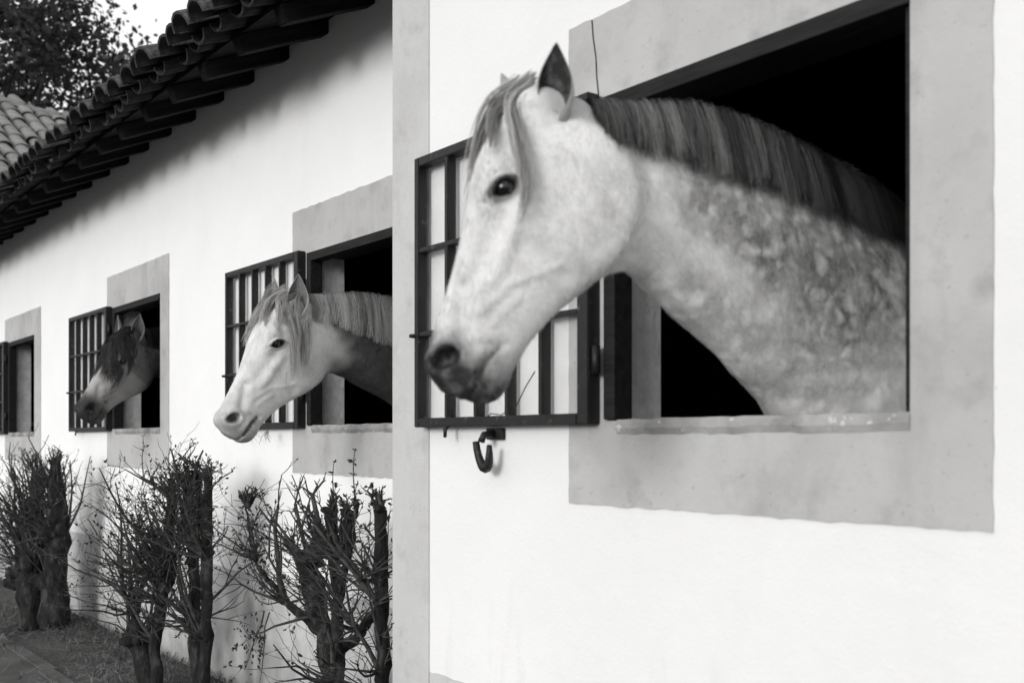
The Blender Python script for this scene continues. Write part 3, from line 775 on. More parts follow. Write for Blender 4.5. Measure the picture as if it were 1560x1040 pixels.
    tip = p0 + dirn * Lh; FV = np.stack([p0 - sdv * wh, p0 + sdv * wh, tip + sdv * wh * .25, tip - sdv * wh * .25], 1).reshape(-1, 3)
    fme = np_mesh('coat_hair', FV, np.arange(len(FV)).reshape(-1, 4), True)
    fat = fme.color_attributes.new('coat', 'FLOAT_COLOR', 'POINT'); fat.data.foreach_set('color', np.repeat(np.clip(col[pick], 0, 1), 4, 0).ravel())
    fo = link('coat_hair', fme, mat, horse); fo['kind'] = 'stuff'
    # eyelashes and whiskers
    r_ = random.Random(int(abs(O[0]) * 100)); st = []
    for sd_ in (1, -1):
        for q in range(26):
            u = r_.uniform(-1, 1); eu = EP(.022 * u, .011 * (1 - u * u) + .003); c_ = np.array([eu[0], eu[1], EYE[2] + .012]); d_ = np.array([.25 * u + r_.gauss(0, .15), .15, 1.0]); Lq = r_.uniform(.012, .022)
            P = [tow(*(np.array([c_[0], c_[1], sd_ * c_[2]]) + np.array([d_[0] - .5 + .8 * t_, d_[1] + .3 - .8 * t_, sd_ * d_[2]]) * Lq * t_)) for t_ in np.linspace(0, 1, 5)]
            st.append((np.array(P), np.tile(Hd, (5, 1)), .0009 * S, .0))
        for q in range(30):
            aa, hh = r_.choice([(r_.uniform(.47, .53), r_.uniform(-.15, -.10)), (r_.uniform(.46, .54), r_.uniform(-.09, -.03))]); Lq = r_.uniform(.02, .055)
            d_ = np.array([.5 + r_.gauss(0, .25), -.45 + r_.gauss(0, .3), .8 * sd_])
            P = [tow(*(np.array([aa, hh, sd_ * .045]) + d_ * Lq * t_ + np.array([.3 * Lq * t_ * t_, -.15 * Lq * t_ * t_, 0]))) for t_ in np.linspace(0, 1, 5)]
            st.append((np.array(P), np.tile(Hd, (5, 1)), .0007 * S, .55))
    wo = ribbons('whiskers', st, whisk, horse); wo['kind'] = 'stuff'
    hair(horse, sp, tow, A, Hd, Wd, S, O)
    return horse
def mane(horse, sp, s0, s1, phi_end, n_clump, per, mat, seed, width=.0035, lift=.03, tone=(.2, .9), phi_fn=None, side=1, wob=.004):
    r_ = random.Random(seed); st = []
    def at(s_):
        i = np.interp(s_, sp.s, np.arange(len(sp.s))); i0 = int(i); i1 = min(i0 + 1, len(sp.s) - 1); f = i - i0
        L_ = lambda a: a[i0] * (1 - f) + a[i1] * f
        return L_(sp.c), L_(sp.d), L_(sp.lat), L_(sp.dv), L_(sp.wd), L_(sp.t)
    for c_ in range(n_clump):
        sc_ = s0 + (s1 - s0) * (c_ + r_.uniform(-.4, .4)) / n_clump; ph = phi_end if phi_fn is None else phi_fn((sc_ - s0) / (s1 - s0))
        ph *= r_.uniform(.92, 1.07); tn = r_.uniform(*tone); dr = r_.gauss(0, .012); conv = r_.uniform(.3, .9)
        for q in range(per):
            so_ = r_.gauss(0, (s1 - s0) / n_clump * .75); s_ = min(max(sc_ + so_, 0.002), sp.s[-1] - .01)
            c, d, lat, dv, wd, t_ = at(s_); lat = lat * side
            lay = r_.random(); ph_q = ph * (1.04 - .34 * r_.random() ** 2.2); n = 12
            P = []; N = []
            lf = lift * r_.uniform(.45, 1.0) * min(1, max(.25, (s_ - s0) / .22)); jit = r_.gauss(0, .006) if r_.random() > .06 else r_.gauss(0, .03); amp = r_.uniform(-wob, wob); fr_ = r_.uniform(3, 8); ph0 = r_.uniform(-.75, -.15)
            for i in range(n):
                u = i / (n - 1); phi = ph0 + (ph_q - ph0) * u ** .9
                kk = 1 + lf / dv * math.exp(-((phi - .18) / .55) ** 2)
                wf = wd * (1 - .28 * max(0, math.cos(phi))**2)
                off = (.003 + .018 * lay) * min(1, u * 3.5) + .006 * u
                p = c + d * (dv * math.cos(phi) * kk + off * math.cos(phi)) + lat * (wf * math.sin(phi) + off * (math.sin(phi) + .25))
                drop = dv * (1 - math.cos(phi))
                p = p + t_ * (drop * .36 * -np.sign(t_[2] if abs(t_[2]) > .02 else -1) * abs(t_[2]) / max(.2, d[2]) + dr * u + amp * math.sin(u * fr_) - so_ * conv * u * .5 + jit * u * u)
                P.append(p); N.append(d * math.cos(phi) + lat * (math.sin(phi) + .15))
            st.append((np.array(P), np.array(N), width * r_.uniform(.6, 1.3), min(1, max(0, tn * .8 + r_.uniform(-.12, .14) + .22 * (lay - .4)))))
    return ribbons('mane', st, mat, horse)
def forelock(horse, tow, Hd, Wd, A, mat, n, seed, a_end, w_mean, w_spread, w_root=.03, width=.0032, lift=.015, tone=(.2, .9), gap=None):
    r_ = random.Random(seed); st = []
    for c_ in range(max(6, n // 22)):
        wr = r_.uniform(-w_root, w_root); we = r_.gauss(w_mean, w_spread); le = a_end * r_.uniform(.42, 1.1); tn = r_.uniform(*tone)
        a0 = r_.uniform(-.035, .03); cv = r_.uniform(-.015, .015)
        for q in range(22):
            P = []; lay = r_.random(); dl = r_.uniform(.8, 1.04); d0 = r_.gauss(0, .009); d1 = r_.gauss(0, .008); m = 14
            for i in range(m):
                u = i / (m - 1); a = a0 + (le * dl - a0) * u; wv = (wr + d0) * (1 - u) + (we + d1) * u ** .8 + cv * math.sin(u * 5)
                hh = float(head_surface_h(np.float64(max(a, .012)), np.float64(wv * .9))); hh = max(hh, -.085)
                off = .004 + lift * lay + lift * 1.1 * math.sin(min(1, u * 1.4) * math.pi) + (.012 * (1 - u) if u < .3 else 0)
                P.append(tow(np.float64(a), np.float64(hh + off * .8), np.float64(wv * (1 + off * 2.2) + (.004 + .014*lay) * np.sign(wv) * min(1, abs(wv) / .05))))
            P = np.array(P); wfrac = we / .1
            N = np.tile(Hd + Wd * wfrac, (m, 1))
            st.append((P, N, width * r_.uniform(.6, 1.3), min(1, max(0, tn * .6 + r_.uniform(-.2, .25)))))
    return ribbons('forelock', st, mat, horse)

def locks(horse, tow, Hd, Wd, mat, seed, items, width=.0019, tone=(.2, 1)):
    r_ = random.Random(seed); st = []
    for pts, n, sp0, sp1 in items:
        pts = np.array(pts, float); m = len(pts); Pp = np.vstack([2*pts[0]-pts[1], pts, 2*pts[-1]-pts[-2]])
        for c_ in range(max(3, n // 14)):
            tn = r_.uniform(*tone); o0 = np.array([r_.gauss(0, sp0) for _ in range(3)]); o1 = np.array([r_.gauss(0, sp1), r_.gauss(0, sp1 * .35), r_.gauss(0, sp1)])
            wv = r_.uniform(-.004, .004); fq = r_.uniform(3, 7)
            for q in range(14):
                end = (m - 1) * r_.uniform(.72, 1.0) - 1e-5; e0 = o0 + np.array([r_.gauss(0, .006) for _ in range(3)]); e1 = o1 + np.array([r_.gauss(0, .011), r_.gauss(0, .005), r_.gauss(0, .006)])
                P = []
                for t_ in np.linspace(0, end, 15):
                    i = int(t_); f = t_ - i; p0, p1, p2, p3 = Pp[i:i+4]; u = t_ / (m - 1)
                    v = .5*((2*p1)+(p2-p0)*f+(2*p0-5*p1+4*p2-p3)*f*f+(3*p1-p0-3*p2+p3)*f**3)
                    v = v + e0 * (1 - u) + e1 * u + np.array([0, 0, wv * math.sin(u * fq)])
                    P.append(tow(v[0], v[1], v[2]))
                st.append((np.array(P), np.tile(Hd * .5 + Wd, (15, 1)), width * r_.uniform(.6, 1.3), min(1, max(0, tn * .6 + .1 + r_.uniform(-.2, .2)))))
    return ribbons('forelock', st, mat, horse)
BODY = lambda x, y, z: [(x, y + .22, z - .16, .36, .22), (x, y + .65, z - .22, .37, .28), (x, y + 1.2, z - .25, .37, .31), (x, y + 1.6, z - .18, .34, .28), (x, y + 1.85, z - .16, .20, .17)]

# near dappled horse --------------------------------------------------------
O1 = (-1.545, -.61, 1.936)
n1 = [(-1.485, -.52, 1.808, .105, .066), (-1.462, -.385, 1.786, .140, .078), (-1.450, -.20, 1.736, .200, .085), (-1.448, .05, 1.658, .258, .105), (-1.45, .29, 1.555, .320, .150)]
def coat1(col, V, a, h, w_, nh, nl, s_, inner, isear):
    head = (isear < .5)
    mz = sm(a + .012*np.sin(w_*60) + .01*np.sin(h*90), .430, .500) * (h < .06)
    lower = sm(-h, .09, .13) * sm(a, .40, .47)
    col[:, 0] = np.maximum(mz * (1 - .45 * lower * (1 - sm(a, .48, .53))), 0) * head
    ea, eh = (a - EYE[0]) * math.cos(ET) + (h - EYE[1]) * math.sin(ET), -(a - EYE[0]) * math.sin(ET) + (h - EYE[1]) * math.cos(ET)
    eye = np.hypot(ea / 1.75, eh); col[:, 0] = np.maximum(col[:, 0], (1 - sm(eye, .0135, .026)) * .95 * head * (np.abs(w_) > .05))
    nos = np.hypot(a - .497, h + .046); col[:, 0] = np.maximum(col[:, 0], (1 - sm(nos, .02, .05)) * (np.abs(w_) > .02) * (a > .44))
    neckm = sm(s_, .06, .34) * (1 - .62 * sm(s_, .62, .95)) * (.62 + .5 * sm(nh, -.6, .1))
    band = 1 - .7 * np.exp(-((nh + .45) / .17)**2) * (1 - sm(s_, .30, .55))
    headm = sm(a + .03 * np.sin(V[:, 2] * 40), -.10, .08) * (1 - sm(a, .54, .60)) * sm(h + .02 * np.sin(V[:, 1] * 53 + V[:, 2] * 31), -.40, -.23) * (h < .1) * (np.abs(w_) < .16)
    col[:, 1] = np.clip(1.2 * neckm * band * (1 - headm) + headm * (.12 + .30 * sm(-h, .15, .27) + .25 * sm(a, .36, .47)) + .12 * sm(s_, .5, .9), 0, 1) * head
    col[:, 1] = np.maximum(col[:, 1], .35 * isear); 
    col[:, 0] = np.maximum(col[:, 0], isear * (inner * .50 + .48))
    col[:, 2] = sm(nh, .55, .75) * (1 - headm) * head
mane1 = hair_mat('dark_mane_hair', .016, .085, .32)
lock1 = hair_mat('grey_forelock_hair', .06, .22, .48)
def hair1(horse, sp, tow, A, Hd, Wd, S, O):
    mane(horse, sp, .03, 1.02, 1.05, 84, 84, mane1, 41, .0023, .040, (.0, 1.0), lambda u: 1.30 - .42 * u, wob=.004)
    locks(horse, tow, Hd, Wd, lock1, 42, [
        ([(-.03, -.02, .0), (.02, .020, .0), (.08, .030, .005), (.14, .026, .010), (.185, .022, .015)], 110, .012, .018),
        ([(-.03, -.02, -.01), (.03, .022, -.03), (.10, .026, -.05), (.17, .008, -.08), (.22, -.01, -.095)], 150, .012, .014),
        ([(-.03, -.03, .02), (.03, .008, .045), (.08, .004, .080), (.125, -.012, .104)], 56, .010, .012),
        ([(-.03, -.04, .03), (.03, -.020, .070), (.10, -.050, .104), (.17, -.088, .112), (.24, -.100, .106)], 110, .010, .010)])
coat_1 = coat_mat('dapple_grey_coat', .82, .19, .034, .05, 26)
make_horse(O1, R(38), math.atan2(437, 145), 0, 1.0, n1, BODY(-1.45, .30, 1.58), .52, coat_1, coat1,
    [((.030, -.098, .056), (-.97, .12, .10), (.05, .30, .95), 1, .132, .0275), ((.020, -.055, -.060), (-.78, .55, -.10), (.3, .4, -.9), -1, .125, .026)],
    'large dappled grey horse with dark mane leaning out of the nearest window', hair1, 120000)

# white-faced horse in the middle -------------------------------------------
O2 = (-3.83, .0, 1.862)
def rel(O, x_off, lst): return [(O[0] + x_off[i], O[1] + dy, O[2] + dz, dv, wd) for i, (dy, dz, dv, wd) in enumerate(lst)]
n2 = rel(O2, (0, 0, -.01, -.02, -.03), [(.10, -.105, .105, .062), (.24, -.125, .140, .074), (.42, -.165, .180, .088), (.66, -.225, .225, .11), (.90, -.33, .285, .15)])
def coat2(col, V, a, h, w_, nh, nl, s_, inner, isear):
    head = (isear < .5)
    mz = sm(a, .475, .545) * .42
    col[:, 0] = mz * head
    ea, eh = (a - EYE[0]) * math.cos(ET) + (h - EYE[1]) * math.sin(ET), -(a - EYE[0]) * math.sin(ET) + (h - EYE[1]) * math.cos(ET)
    eye = np.hypot(ea / 1.85, eh); col[:, 0] = np.maximum(col[:, 0], (1 - sm(eye, .0125, .019)) * head * (np.abs(w_) > .05))
    nos = np.hypot(a - .497, h + .046); col[:, 0] = np.maximum(col[:, 0], (1 - sm(nos, .012, .030)) * (np.abs(w_) > .02) * .85)
    mo = seg_d(a, h, [(.53, -.112), (.478, -.117), (.452, -.128)]); col[:, 0] = np.maximum(col[:, 0], (1 - sm(mo, .004, .014)) * .8 * (a > .43))
    wob = .02 * np.sin(V[:, 1] * 41 + V[:, 2] * 33) + .014 * np.sin(V[:, 2] * 77 - V[:, 1] * 58)
    headm = (1 - sm(a, .54, .60)) * sm(h + wob * .4, -.44, -.20) * (h < .1) * (np.abs(w_) < .16) * sm(a - .45 * (h + .15) + wob * .5, -.10, .16)
    thr = np.exp(-((nh + .55) / .22)**2) * (1 - sm(s_, .10, .42)) * (.45 + .25 * np.sin(V[:, 1] * 37 + V[:, 2] * 23))
    col[:, 1] = np.clip(sm(s_, .03, .16) * (1 - thr) * (1 - headm) * 1.25 + headm * (.04 + .22 * sm(-h, .17, .27) + .16 * sm(a, .40, .5)), 0, 1) * head
    col[:, 0] = np.maximum(col[:, 0], isear * (inner * .62 + .12))
    col[:, 1] = np.maximum(col[:, 1], isear * .30)
    col[:, 2] = sm(nh, .75, .95) * (1 - headm) * head * .6
mane2 = hair_mat('pale_mane_hair', .12, .34, .66)
def hair2(horse, sp, tow, A, Hd, Wd, S, O):
    mane(horse, sp, .02, .95, 1.25, 80, 70, mane2, 51, .0024, .030, (.1, .95), lambda u: 1.42 + .08 * u, wob=.010)
    locks(horse, tow, Hd, Wd, mane2, 52, [
        ([(-.03, -.02, .0), (.03, .018, .01), (.09, .026, .03), (.14, .020, .05)], 240, .014, .022),
        ([(-.03, -.02, -.01), (.04, .022, -.03), (.11, .024, -.05), (.19, .0, -.085)], 150, .014, .018),
        ([(-.02, -.03, .03), (.03, .0, .060), (.08, -.010, .090), (.125, -.022, .108)], 130, .012, .014),
        ([(-.01, -.05, .05), (.04, -.045, .082), (.12, -.095, .104), (.20, -.140, .106), (.26, -.175, .098)], 230, .018, .024),
        ([(.0, -.10, .05), (.06, -.11, .082), (.14, -.15, .100), (.22, -.19, .098)], 120, .016, .016)], .0021, (.2, .95))
coat_2 = coat_mat('white_faced_coat', .82, .040, .035, .12, 30, .97)
make_horse(O2, R(2), R(62), 0, 1.03, n2, BODY(-3.86, .92, 1.54), .85, coat_2, coat2,
    [((.035, -.085, .058), (-.92, .36, .14), (.25, .55, .75), 1, .158, .034), ((.030, -.070, -.058), (-.86, .54, -.14), (.3, .8, -.3), -1, .155, .032)],
    'white-faced horse with pale mane and dark neck beside the grey corner strip', hair2, 60000)

# dark shaggy horse at the far window ----------------------------------------
O3 = (-6.60, .27, 1.985)
n3 = rel(O3, (-.035, -.07, -.12, -.20, -.26), [(.10, -.105, .105, .064), (.24, -.125, .140, .078), (.42, -.165, .180, .092), (.66, -.225, .225, .11), (.90, -.33, .285, .15)])
def coat3(col, V, a, h, w_, nh, nl, s_, inner, isear):
    head = (isear < .5)
    col[:, 0] = np.maximum(sm(a, .40, .50) * .85, (1 - sm(np.hypot(a - .497, h + .046), .02, .05)) * (a > .4)) * head
    eye = np.hypot((a - EYE[0]) / 1.25, h - EYE[1]); col[:, 0] = np.maximum(col[:, 0], (1 - sm(eye, .017, .03)) * head)
    nose = sm(a, .13, .26) * (1 - sm(a, .38, .48)) * sm(h, -.14, -.02)
    col[:, 1] = np.clip(1.1 - .95 * nose - .45 * (1 - sm(np.abs(h + .2), .05, .10)) * (a > .2) * (a < .45), 0, 1)
    col[:, 0] = np.maximum(col[:, 0], isear * (inner * .6 + .1))
    col[:, 1] = np.where(isear > .5, .55, col[:, 1])
    headm = sm(h, -.34, -.22) * (a > -.02) * (np.abs(w_) < .16)
    col[:, 2] = np.maximum(sm(nh, .2, .6) * sm(s_, .02, .1), .8 * (1 - headm) * sm(s_, .02, .12)) * head
mane3 = hair_mat('black_mane_hair', .004, .016, .11)
def hair3(horse, sp, tow, A, Hd, Wd, S, O):
    mane(horse, sp, .02, .9, 1.5, 46, 40, mane3, 61, .0045, .030, (.1, .9), lambda u: 1.45, wob=.012)
    forelock(horse, tow, Hd, Wd, A, mane3, 1500, 62, .33, .034, .058, .045, .0034, .014, (.0, 1))
coat_3 = coat_mat('dark_dun_coat', .48, .085, .016, .02, 24, .78)
make_horse(O3, R(-14), R(58), 0, 1.08, n3, BODY(-6.88, 1.16, 1.62), 1.1, coat_3, coat3,
    [((.020, -.075, .062), (-.93, .34, .16), (.25, .6, .70), 1, .150, .030), ((.020, -.060, -.066), (-.88, .46, -.30), (.3, .85, -.3), -1, .150, .030)],
    'dark horse with thick black forelock and pale nose at a farther window', hair3)

# ------------------------------------------------------------------ iron hook under the near shutter
hk = empty('wall_hook', (-2.385, -.004, 1.32), 'small dark iron hook on the white wall under the near shutter', 'hook')
MB().box(-2.425, -2.35, -.016, -.0005, 1.305, 1.338).build('plate', M['iron'], hk, bevel=.004)
MB().tube([(-2.388, -.012, 1.322), (-2.388, -.05, 1.318), (-2.386, -.060, 1.300)], [.011, .010, .010], 8).build('peg', M['iron'], hk, True)
MB().tube([(-2.412 + .030 * (1 - math.cos(a)) * 1.0, -.060 + .012 * math.sin(a), 1.300 - .075 * math.sin(a) ** .9 + (.02 if a > 2.2 else 0) * (a - 2.2)) for a in [i * .26 for i in range(12)]],
          [.010, .0105, .011, .012, .0135, .015, .015, .0145, .013, .012, .010, .007], 9).build('hook', M['iron'], hk, True)

# ------------------------------------------------------------------ pruned shrubs along the long stable
def leafset(pts, size, r_, mb):
    for p, d in pts:
        d = Vector(d); d = (d + Vector((r_.uniform(-.9, .9), r_.uniform(-.9, .9), r_.uniform(-.5, .8)))).normalized()
        s_ = d.orthogonal().normalized(); s_ = Matrix.Rotation(r_.uniform(0, 6.28), 3, d) @ s_; n = d.cross(s_)
        L_ = size * r_.uniform(.6, 1.25); W_ = L_ * .24; p = Vector(p)
        mb.add([p, p + d*L_*.45 + s_*W_ + n*L_*.06, p + d*L_ - n*L_*.10, p + d*L_*.45 - s_*W_ + n*L_*.06, p + d*L_*.5], [(0, 1, 4), (1, 2, 4), (2, 3, 4), (3, 0, 4)])
def twig(mb, p, d, L_, r0, depth, r_, leaves, lp=.5, droop=0):
    n = 5; lim = ZL[0] + r_.gauss(0, .05); pts = [Vector(p)]; d = Vector(d).normalized(); rad = [r0]
    for i in range(n):
        d = (d + Vector((r_.gauss(0, .17), r_.gauss(0, .17), r_.gauss(0, .15) + .04 - droop))).normalized()
        pts.append(pts[-1] + d * L_ / n); rad.append(r0 * (1 - .75 * (i + 1) / n))
        if pts[-1].z > lim and i > 0: break
    n = len(pts) - 1
    for q in pts:
        if q.y > .42: q.y = .42
        if q.x > CORNER + .1 and q.y > -.03: q.y = -.03
    mb.tube(pts, rad, 5 if r0 > .004 else 4, False)
    if depth > 0:
        for q in range(r_.randint(2, 4)):
            i = r_.randint(1, n); sd_ = Vector((r_.uniform(-1, 1), r_.uniform(-1, 1), r_.uniform(-.5, .9))).normalized()
            twig(mb, pts[i], (d * .55 + sd_ * .8), L_ * r_.uniform(.35, .7), max(.0013, rad[i] * .62), depth - 1, r_, leaves, lp)
    if r_.random() < lp:
        for q in range(r_.randint(1, 3)): leaves.append((pts[-1] - d * r_.uniform(0, L_ * .3), d))
def stump(mb, pts, rad, r_, sides=13):
    from mathutils import noise as mn
    P = [Vector(p) for p in pts]; out = []; rr = []; N = 26; sd_ = Vector((r_.uniform(0, 50), 0, 0))
    for i in range(N + 1):
        f = i / N * (len(P) - 1); k_ = min(int(f), len(P) - 2); u = f - k_; c_ = P[k_].lerp(P[k_+1], u)
        out.append(c_ + mn.noise_vector(c_ * 7 + sd_) * .013); rr.append((rad[k_] * (1 - u) + rad[k_+1] * u) * (1 + .28 * mn.noise(c_ * 11 + sd_)))
    b = len(mb.v); mb.tube(out, rr, sides)
    for i in range(b, len(mb.v)):
        v = Vector(mb.v[i]); v += mn.noise_vector(v * 26 + sd_) * .009 + mn.noise_vector(Vector((v.x * 70, v.y * 70, v.z * 14))) * .007
        mb.v[i] = tuple(v)
ZL = [1.2]
def shrub(name, label, base, stumps, shoots, seed, n_leaf=.5, extra=None, zlim=1.16):
    ZL[0] = zlim
    r_ = random.Random(seed)
    root = empty(name, base, label, 'shrub', 'pruned shrubs along the stable wall')
    tops = []
    for pts, rad in stumps:
        rad = [x * (.50 if seed != 73 else .74) for x in rad]; mb = MB(); stump(mb, pts, rad, r_)
        for q in range(9):                                               # knobbly cut stubs
            i = r_.randint(1, len(pts) - 1); p = Vector(pts[i]); d = Vector((r_.uniform(-1, 1), r_.uniform(-1, .4), r_.uniform(0, .6))).normalized()
            mb.tube([p, p + d * rad[i] * 1.1, p + d * rad[i] * 1.9], [rad[i] * .8, rad[i] * .62, rad[i] * .35], 7)
        mb.build('stem', M['bark'], root, True); tops += [(Vector(p), ra) for p, ra in zip(pts[1:], rad[1:])]
    mb = MB(); leaves = []
    for (n, zb, L0, L1, out, depth, dirf) in shoots:
        for q in range(n):
            p, ra = r_.choice(tops) if zb is None else min(r_.sample(tops, min(3, len(tops))), key=lambda t_: abs(t_[0].z - zb - r_.uniform(-.1, .1)))
            d = Vector(dirf) + Vector((r_.uniform(-1, 1), r_.uniform(-1, .8), r_.uniform(-.15, .6))) * out
            p2 = p + Vector((r_.uniform(-1, 1), r_.uniform(-1, 1), r_.uniform(-.4, .6))) * ra * .8
            twig(mb, p2, d, r_.uniform(L0, L1), r_.uniform(.004, .0085) * (1.7 if L0 >= .4 else 1), depth, r_, leaves, n_leaf)
    if extra: extra(mb, leaves, r_)
    mb.build('twigs', M['twig'], root, True)['kind'] = 'stuff'
    lm = MB(); leafset(leaves, .021, r_, lm); lm.build('leaves', M['shrub_leaf'], root)['kind'] = 'stuff'
# right shrub, by the corner strip
def ex3(mb, lv, r_):
    for (x, y, z, h, lean) in ((-3.56, .10, .98, .24, (.05, 0, 1)), (-3.12, -.06, 1.02, .26, (.25, -.1, 1)), (-3.05, -.10, 1.0, .16, (.2, 0, 1))):
        p = Vector((x, y, z)); d = Vector(lean).normalized(); pts = [p + d * h * i / 6 + Vector((.01 * math.sin(i), 0, 0)) for i in range(7)]
        mb.tube(pts, [.0032 * (1 - i * .1) for i in range(7)], 5, False)
        for i in range(2, 7):
            for s_ in (-1, 1): lv.append((pts[i], Vector((s_, r_.uniform(-.5, .5), .35)))); lv.append((pts[i], Vector((s_*.6, r_.uniform(-1, 1), .2))))
    for (p, d, L_) in (((-3.95, .0, .62), (-.3, -.3, -.9), .25), ((-3.9, .0, .62), (-.2, -.3, -.9), .3), ((-3.2, .1, .85), (.8, -1, .3), .3), ((-3.2, .1, .62), (.9, -1, .25), .34), ((-3.2, .08, .72), (.7, -1, .1), .3), ((-3.2, .1, .5), (.8, -1, .3), .36), ((-3.25, .1, .95), (.9, -1, .5), .28)):
        twig(mb, p, d, L_, .0035, 1, r_, lv, .9)
    for q in range(90): lv.append((Vector((-3.96 + r_.gauss(0, .035), -.04 + r_.gauss(0, .03), .52 + r_.gauss(0, .07))), Vector((0, 0, -1))))
shrub('shrub', 'gnarled pruned shrub with a straight cut stump beside the corner strip', (-3.5, .12, 0), [
    ([(-3.215, .12, -.02), (-3.22, .12, .4), (-3.235, .125, .8), (-3.24, .12, 1.06)], [.056, .052, .047, .050]),
    ([(-3.68, .16, -.02), (-3.64, .15, .35), (-3.70, .12, .62), (-3.78, .10, .82), (-3.66, .12, .90), (-3.58, .13, .88)], [.085, .08, .075, .085, .07, .05]),
    ([(-3.50, .06, -.02), (-3.48, .08, .4), (-3.52, .10, .72), (-3.56, .10, .90), (-3.56, .10, 1.03)], [.05, .048, .042, .045, .05]),
    ([(-3.52, .10, .70), (-3.46, .10, .85), (-3.42, .10, 1.02)], [.04, .035, .045]),
    ([(-3.54, .12, .5), (-3.38, .12, .60), (-3.24, .12, .72)], [.05, .035, .03]),
    ([(-3.69, .12, .56), (-3.84, .04, .66), (-3.98, -.02, .82), (-4.02, -.04, 1.03)], [.035, .028, .018, .012])],
    [(90, .95, .06, .17, .55, 1, (0, -.1, 1)), (22, .85, .2, .40, .9, 2, (-.5, -.3, .3)), (18, .6, .2, .42, .9, 2, (-.6, -.5, .1)), (14, .5, .2, .4, .8, 1, (.4, -.7, .1)), (8, .85, .2, .34, .5, 2, (-.5, 0, .8)), (40, .7, .05, .16, 1.0, 1, (-.1, -.3, .4)), (7, .45, .4, .6, .3, 2, (-.1, -.15, 1)), (6, .3, .4, .65, .4, 2, (-.5, -.3, 1))], 71, .45, ex3, 1.0)
def ex2(mb, lv, r_):
    p = Vector((-5.35, -.02, 1.08)); pts = [p + Vector((.01*math.sin(i*1.3), .0, .035*i)) for i in range(8)]
    mb.tube(pts, [.0035 - .0003*i for i in range(8)], 5, False)
    for i in range(3, 8):
        for s_ in (-1, 1): lv.append((pts[i], Vector((s_, r_.uniform(-.5, .5), .4))))
shrub('shrub', 'bushy many-stemmed shrub between the corner shrub and the farthest one', (-5.0, .12, 0), [
    ([(-5.02, .14, -.02), (-5.02, .13, .4), (-5.04, .12, .8), (-5.05, .10, 1.08)], [.07, .06, .055, .05]),
    ([(-4.90, .10, -.02), (-4.86, .12, .35), (-4.86, .12, .75), (-4.84, .12, 1.12)], [.065, .055, .055, .045]),
    ([(-5.12, -.02, -.02), (-5.22, .00, .3), (-5.16, .02, .62), (-5.10, .04, 1.02)], [.06, .055, .05, .04]),
    ([(-5.30, .02, -.02), (-5.42, -.02, .28), (-5.40, -.04, .42)], [.085, .10, .05]),
    ([(-5.34, .0, .3), (-5.20, .03, .5), (-5.14, .06, .66)], [.05, .045, .04]),
    ([(-5.00, .10, .7), (-4.93, .12, .95), (-4.95, .10, 1.15)], [.05, .04, .03])],
    [(110, 1.0, .06, .18, .45, 1, (0, -.1, 1)), (20, .5, .4, .65, .22, 2, (-.05, -.1, 1)), (13, .3, .4, .75, .3, 2, (-.35, -.3, 1)), (50, .7, .05, .2, 1.0, 1, (-.1, -.3, .4)), (36, .75, .22, .42, .8, 2, (-.5, -.6, .6)), (28, .55, .25, .5, .8, 2, (-.4, -.8, .25)), (14, .8, .2, .4, .8, 2, (.4, -.2, .6)), (22, .6, .3, .5, .5, 2, (-.3, -.4, 1)), (12, .35, .25, .45, .6, 1, (-.3, -.6, .8)), (10, .5, .2, .35, .9, 1, (.7, -.2, .2))], 72, .42, ex2, 1.13)
shrub('shrub', 'farthest shrub, dense on a broad dark stump, by the far grass', (-7.75, .13, 0), [
    ([(-7.72, .15, -.02), (-7.70, .15, .3), (-7.62, .15, .66), (-7.56, .14, 1.0)], [.13, .12, .10, .07]),
    ([(-7.90, .06, -.02), (-7.95, .05, .3), (-7.98, .04, .58)], [.13, .12, .09]),
    ([(-7.80, .02, .0), (-7.80, .02, .4), (-7.80, .05, .75), (-7.78, .07, 1.05)], [.11, .11, .09, .06]),
    ([(-7.62, .12, .6), (-7.54, .12, .85), (-7.50, .12, 1.15)], [.07, .06, .04])],
    [(80, .95, .1, .24, .4, 1, (0, -.1, 1)), (50, .5, .4, .7, .2, 1, (-.05, -.05, 1)), (26, .4, .4, .6, .4, 1, (-.2, -.5, 1)), (40, .7, .2, .40, .7, 2, (-.3, -.7, .4)), (26, .5, .2, .4, .8, 2, (-.3, -.9, .2)), (12, .9, .15, .25, .6, 1, (.5, 0, .6))], 73, .45, None, 1.17)

# ------------------------------------------------------------------ dry grass and straw on the ground
r_ = random.Random(81)
def blades(n, name, mat, label, xr, yfun, L0, L1, wd, flat):
    mb = MB()
    for q in range(n):
        x = -xr[0] - (xr[1] - xr[0]) * r_.random() ** 1.3; y = yfun()
        if math.sin(x * 2.1) + math.sin(y * 7 + x) + r_.gauss(0, .8) < -.6: continue
        a = r_.uniform(0, 6.28); L_ = r_.uniform(L0, L1); lean = r_.uniform(.02, flat)
        d = Vector((math.cos(a), math.sin(a), lean)).normalized(); s_ = Vector((-math.sin(a), math.cos(a), 0)) * wd * r_.uniform(.6, 1.2)
        p = Vector((x, y, .006 + .01 * r_.random())); b = Vector((r_.gauss(0, .15), r_.gauss(0, .15), -.25 if lean > .6 else 0)) * L_
        m_ = p + d * L_ * .5 + b * .2 + Vector((0, 0, .008)); e_ = p + d * L_ + b
        if e_.z < .004: e_.z = .006
        mb.add([p - s_, p + s_, m_ + s_ * .8, m_ - s_ * .8, e_], [(0, 1, 2, 3), (3, 2, 4)])
    tag(mb.build(name, M[mat]), label, 'grass' if mat == 'grass' else 'straw', kind='stuff')
blades(5200, 'straw', 'straw', 'pale dry straw scattered over the earth below the shrubs', (4.5, 15), lambda: .43 - abs(r_.gauss(0, .5)), .06, .24, .0022, .25)
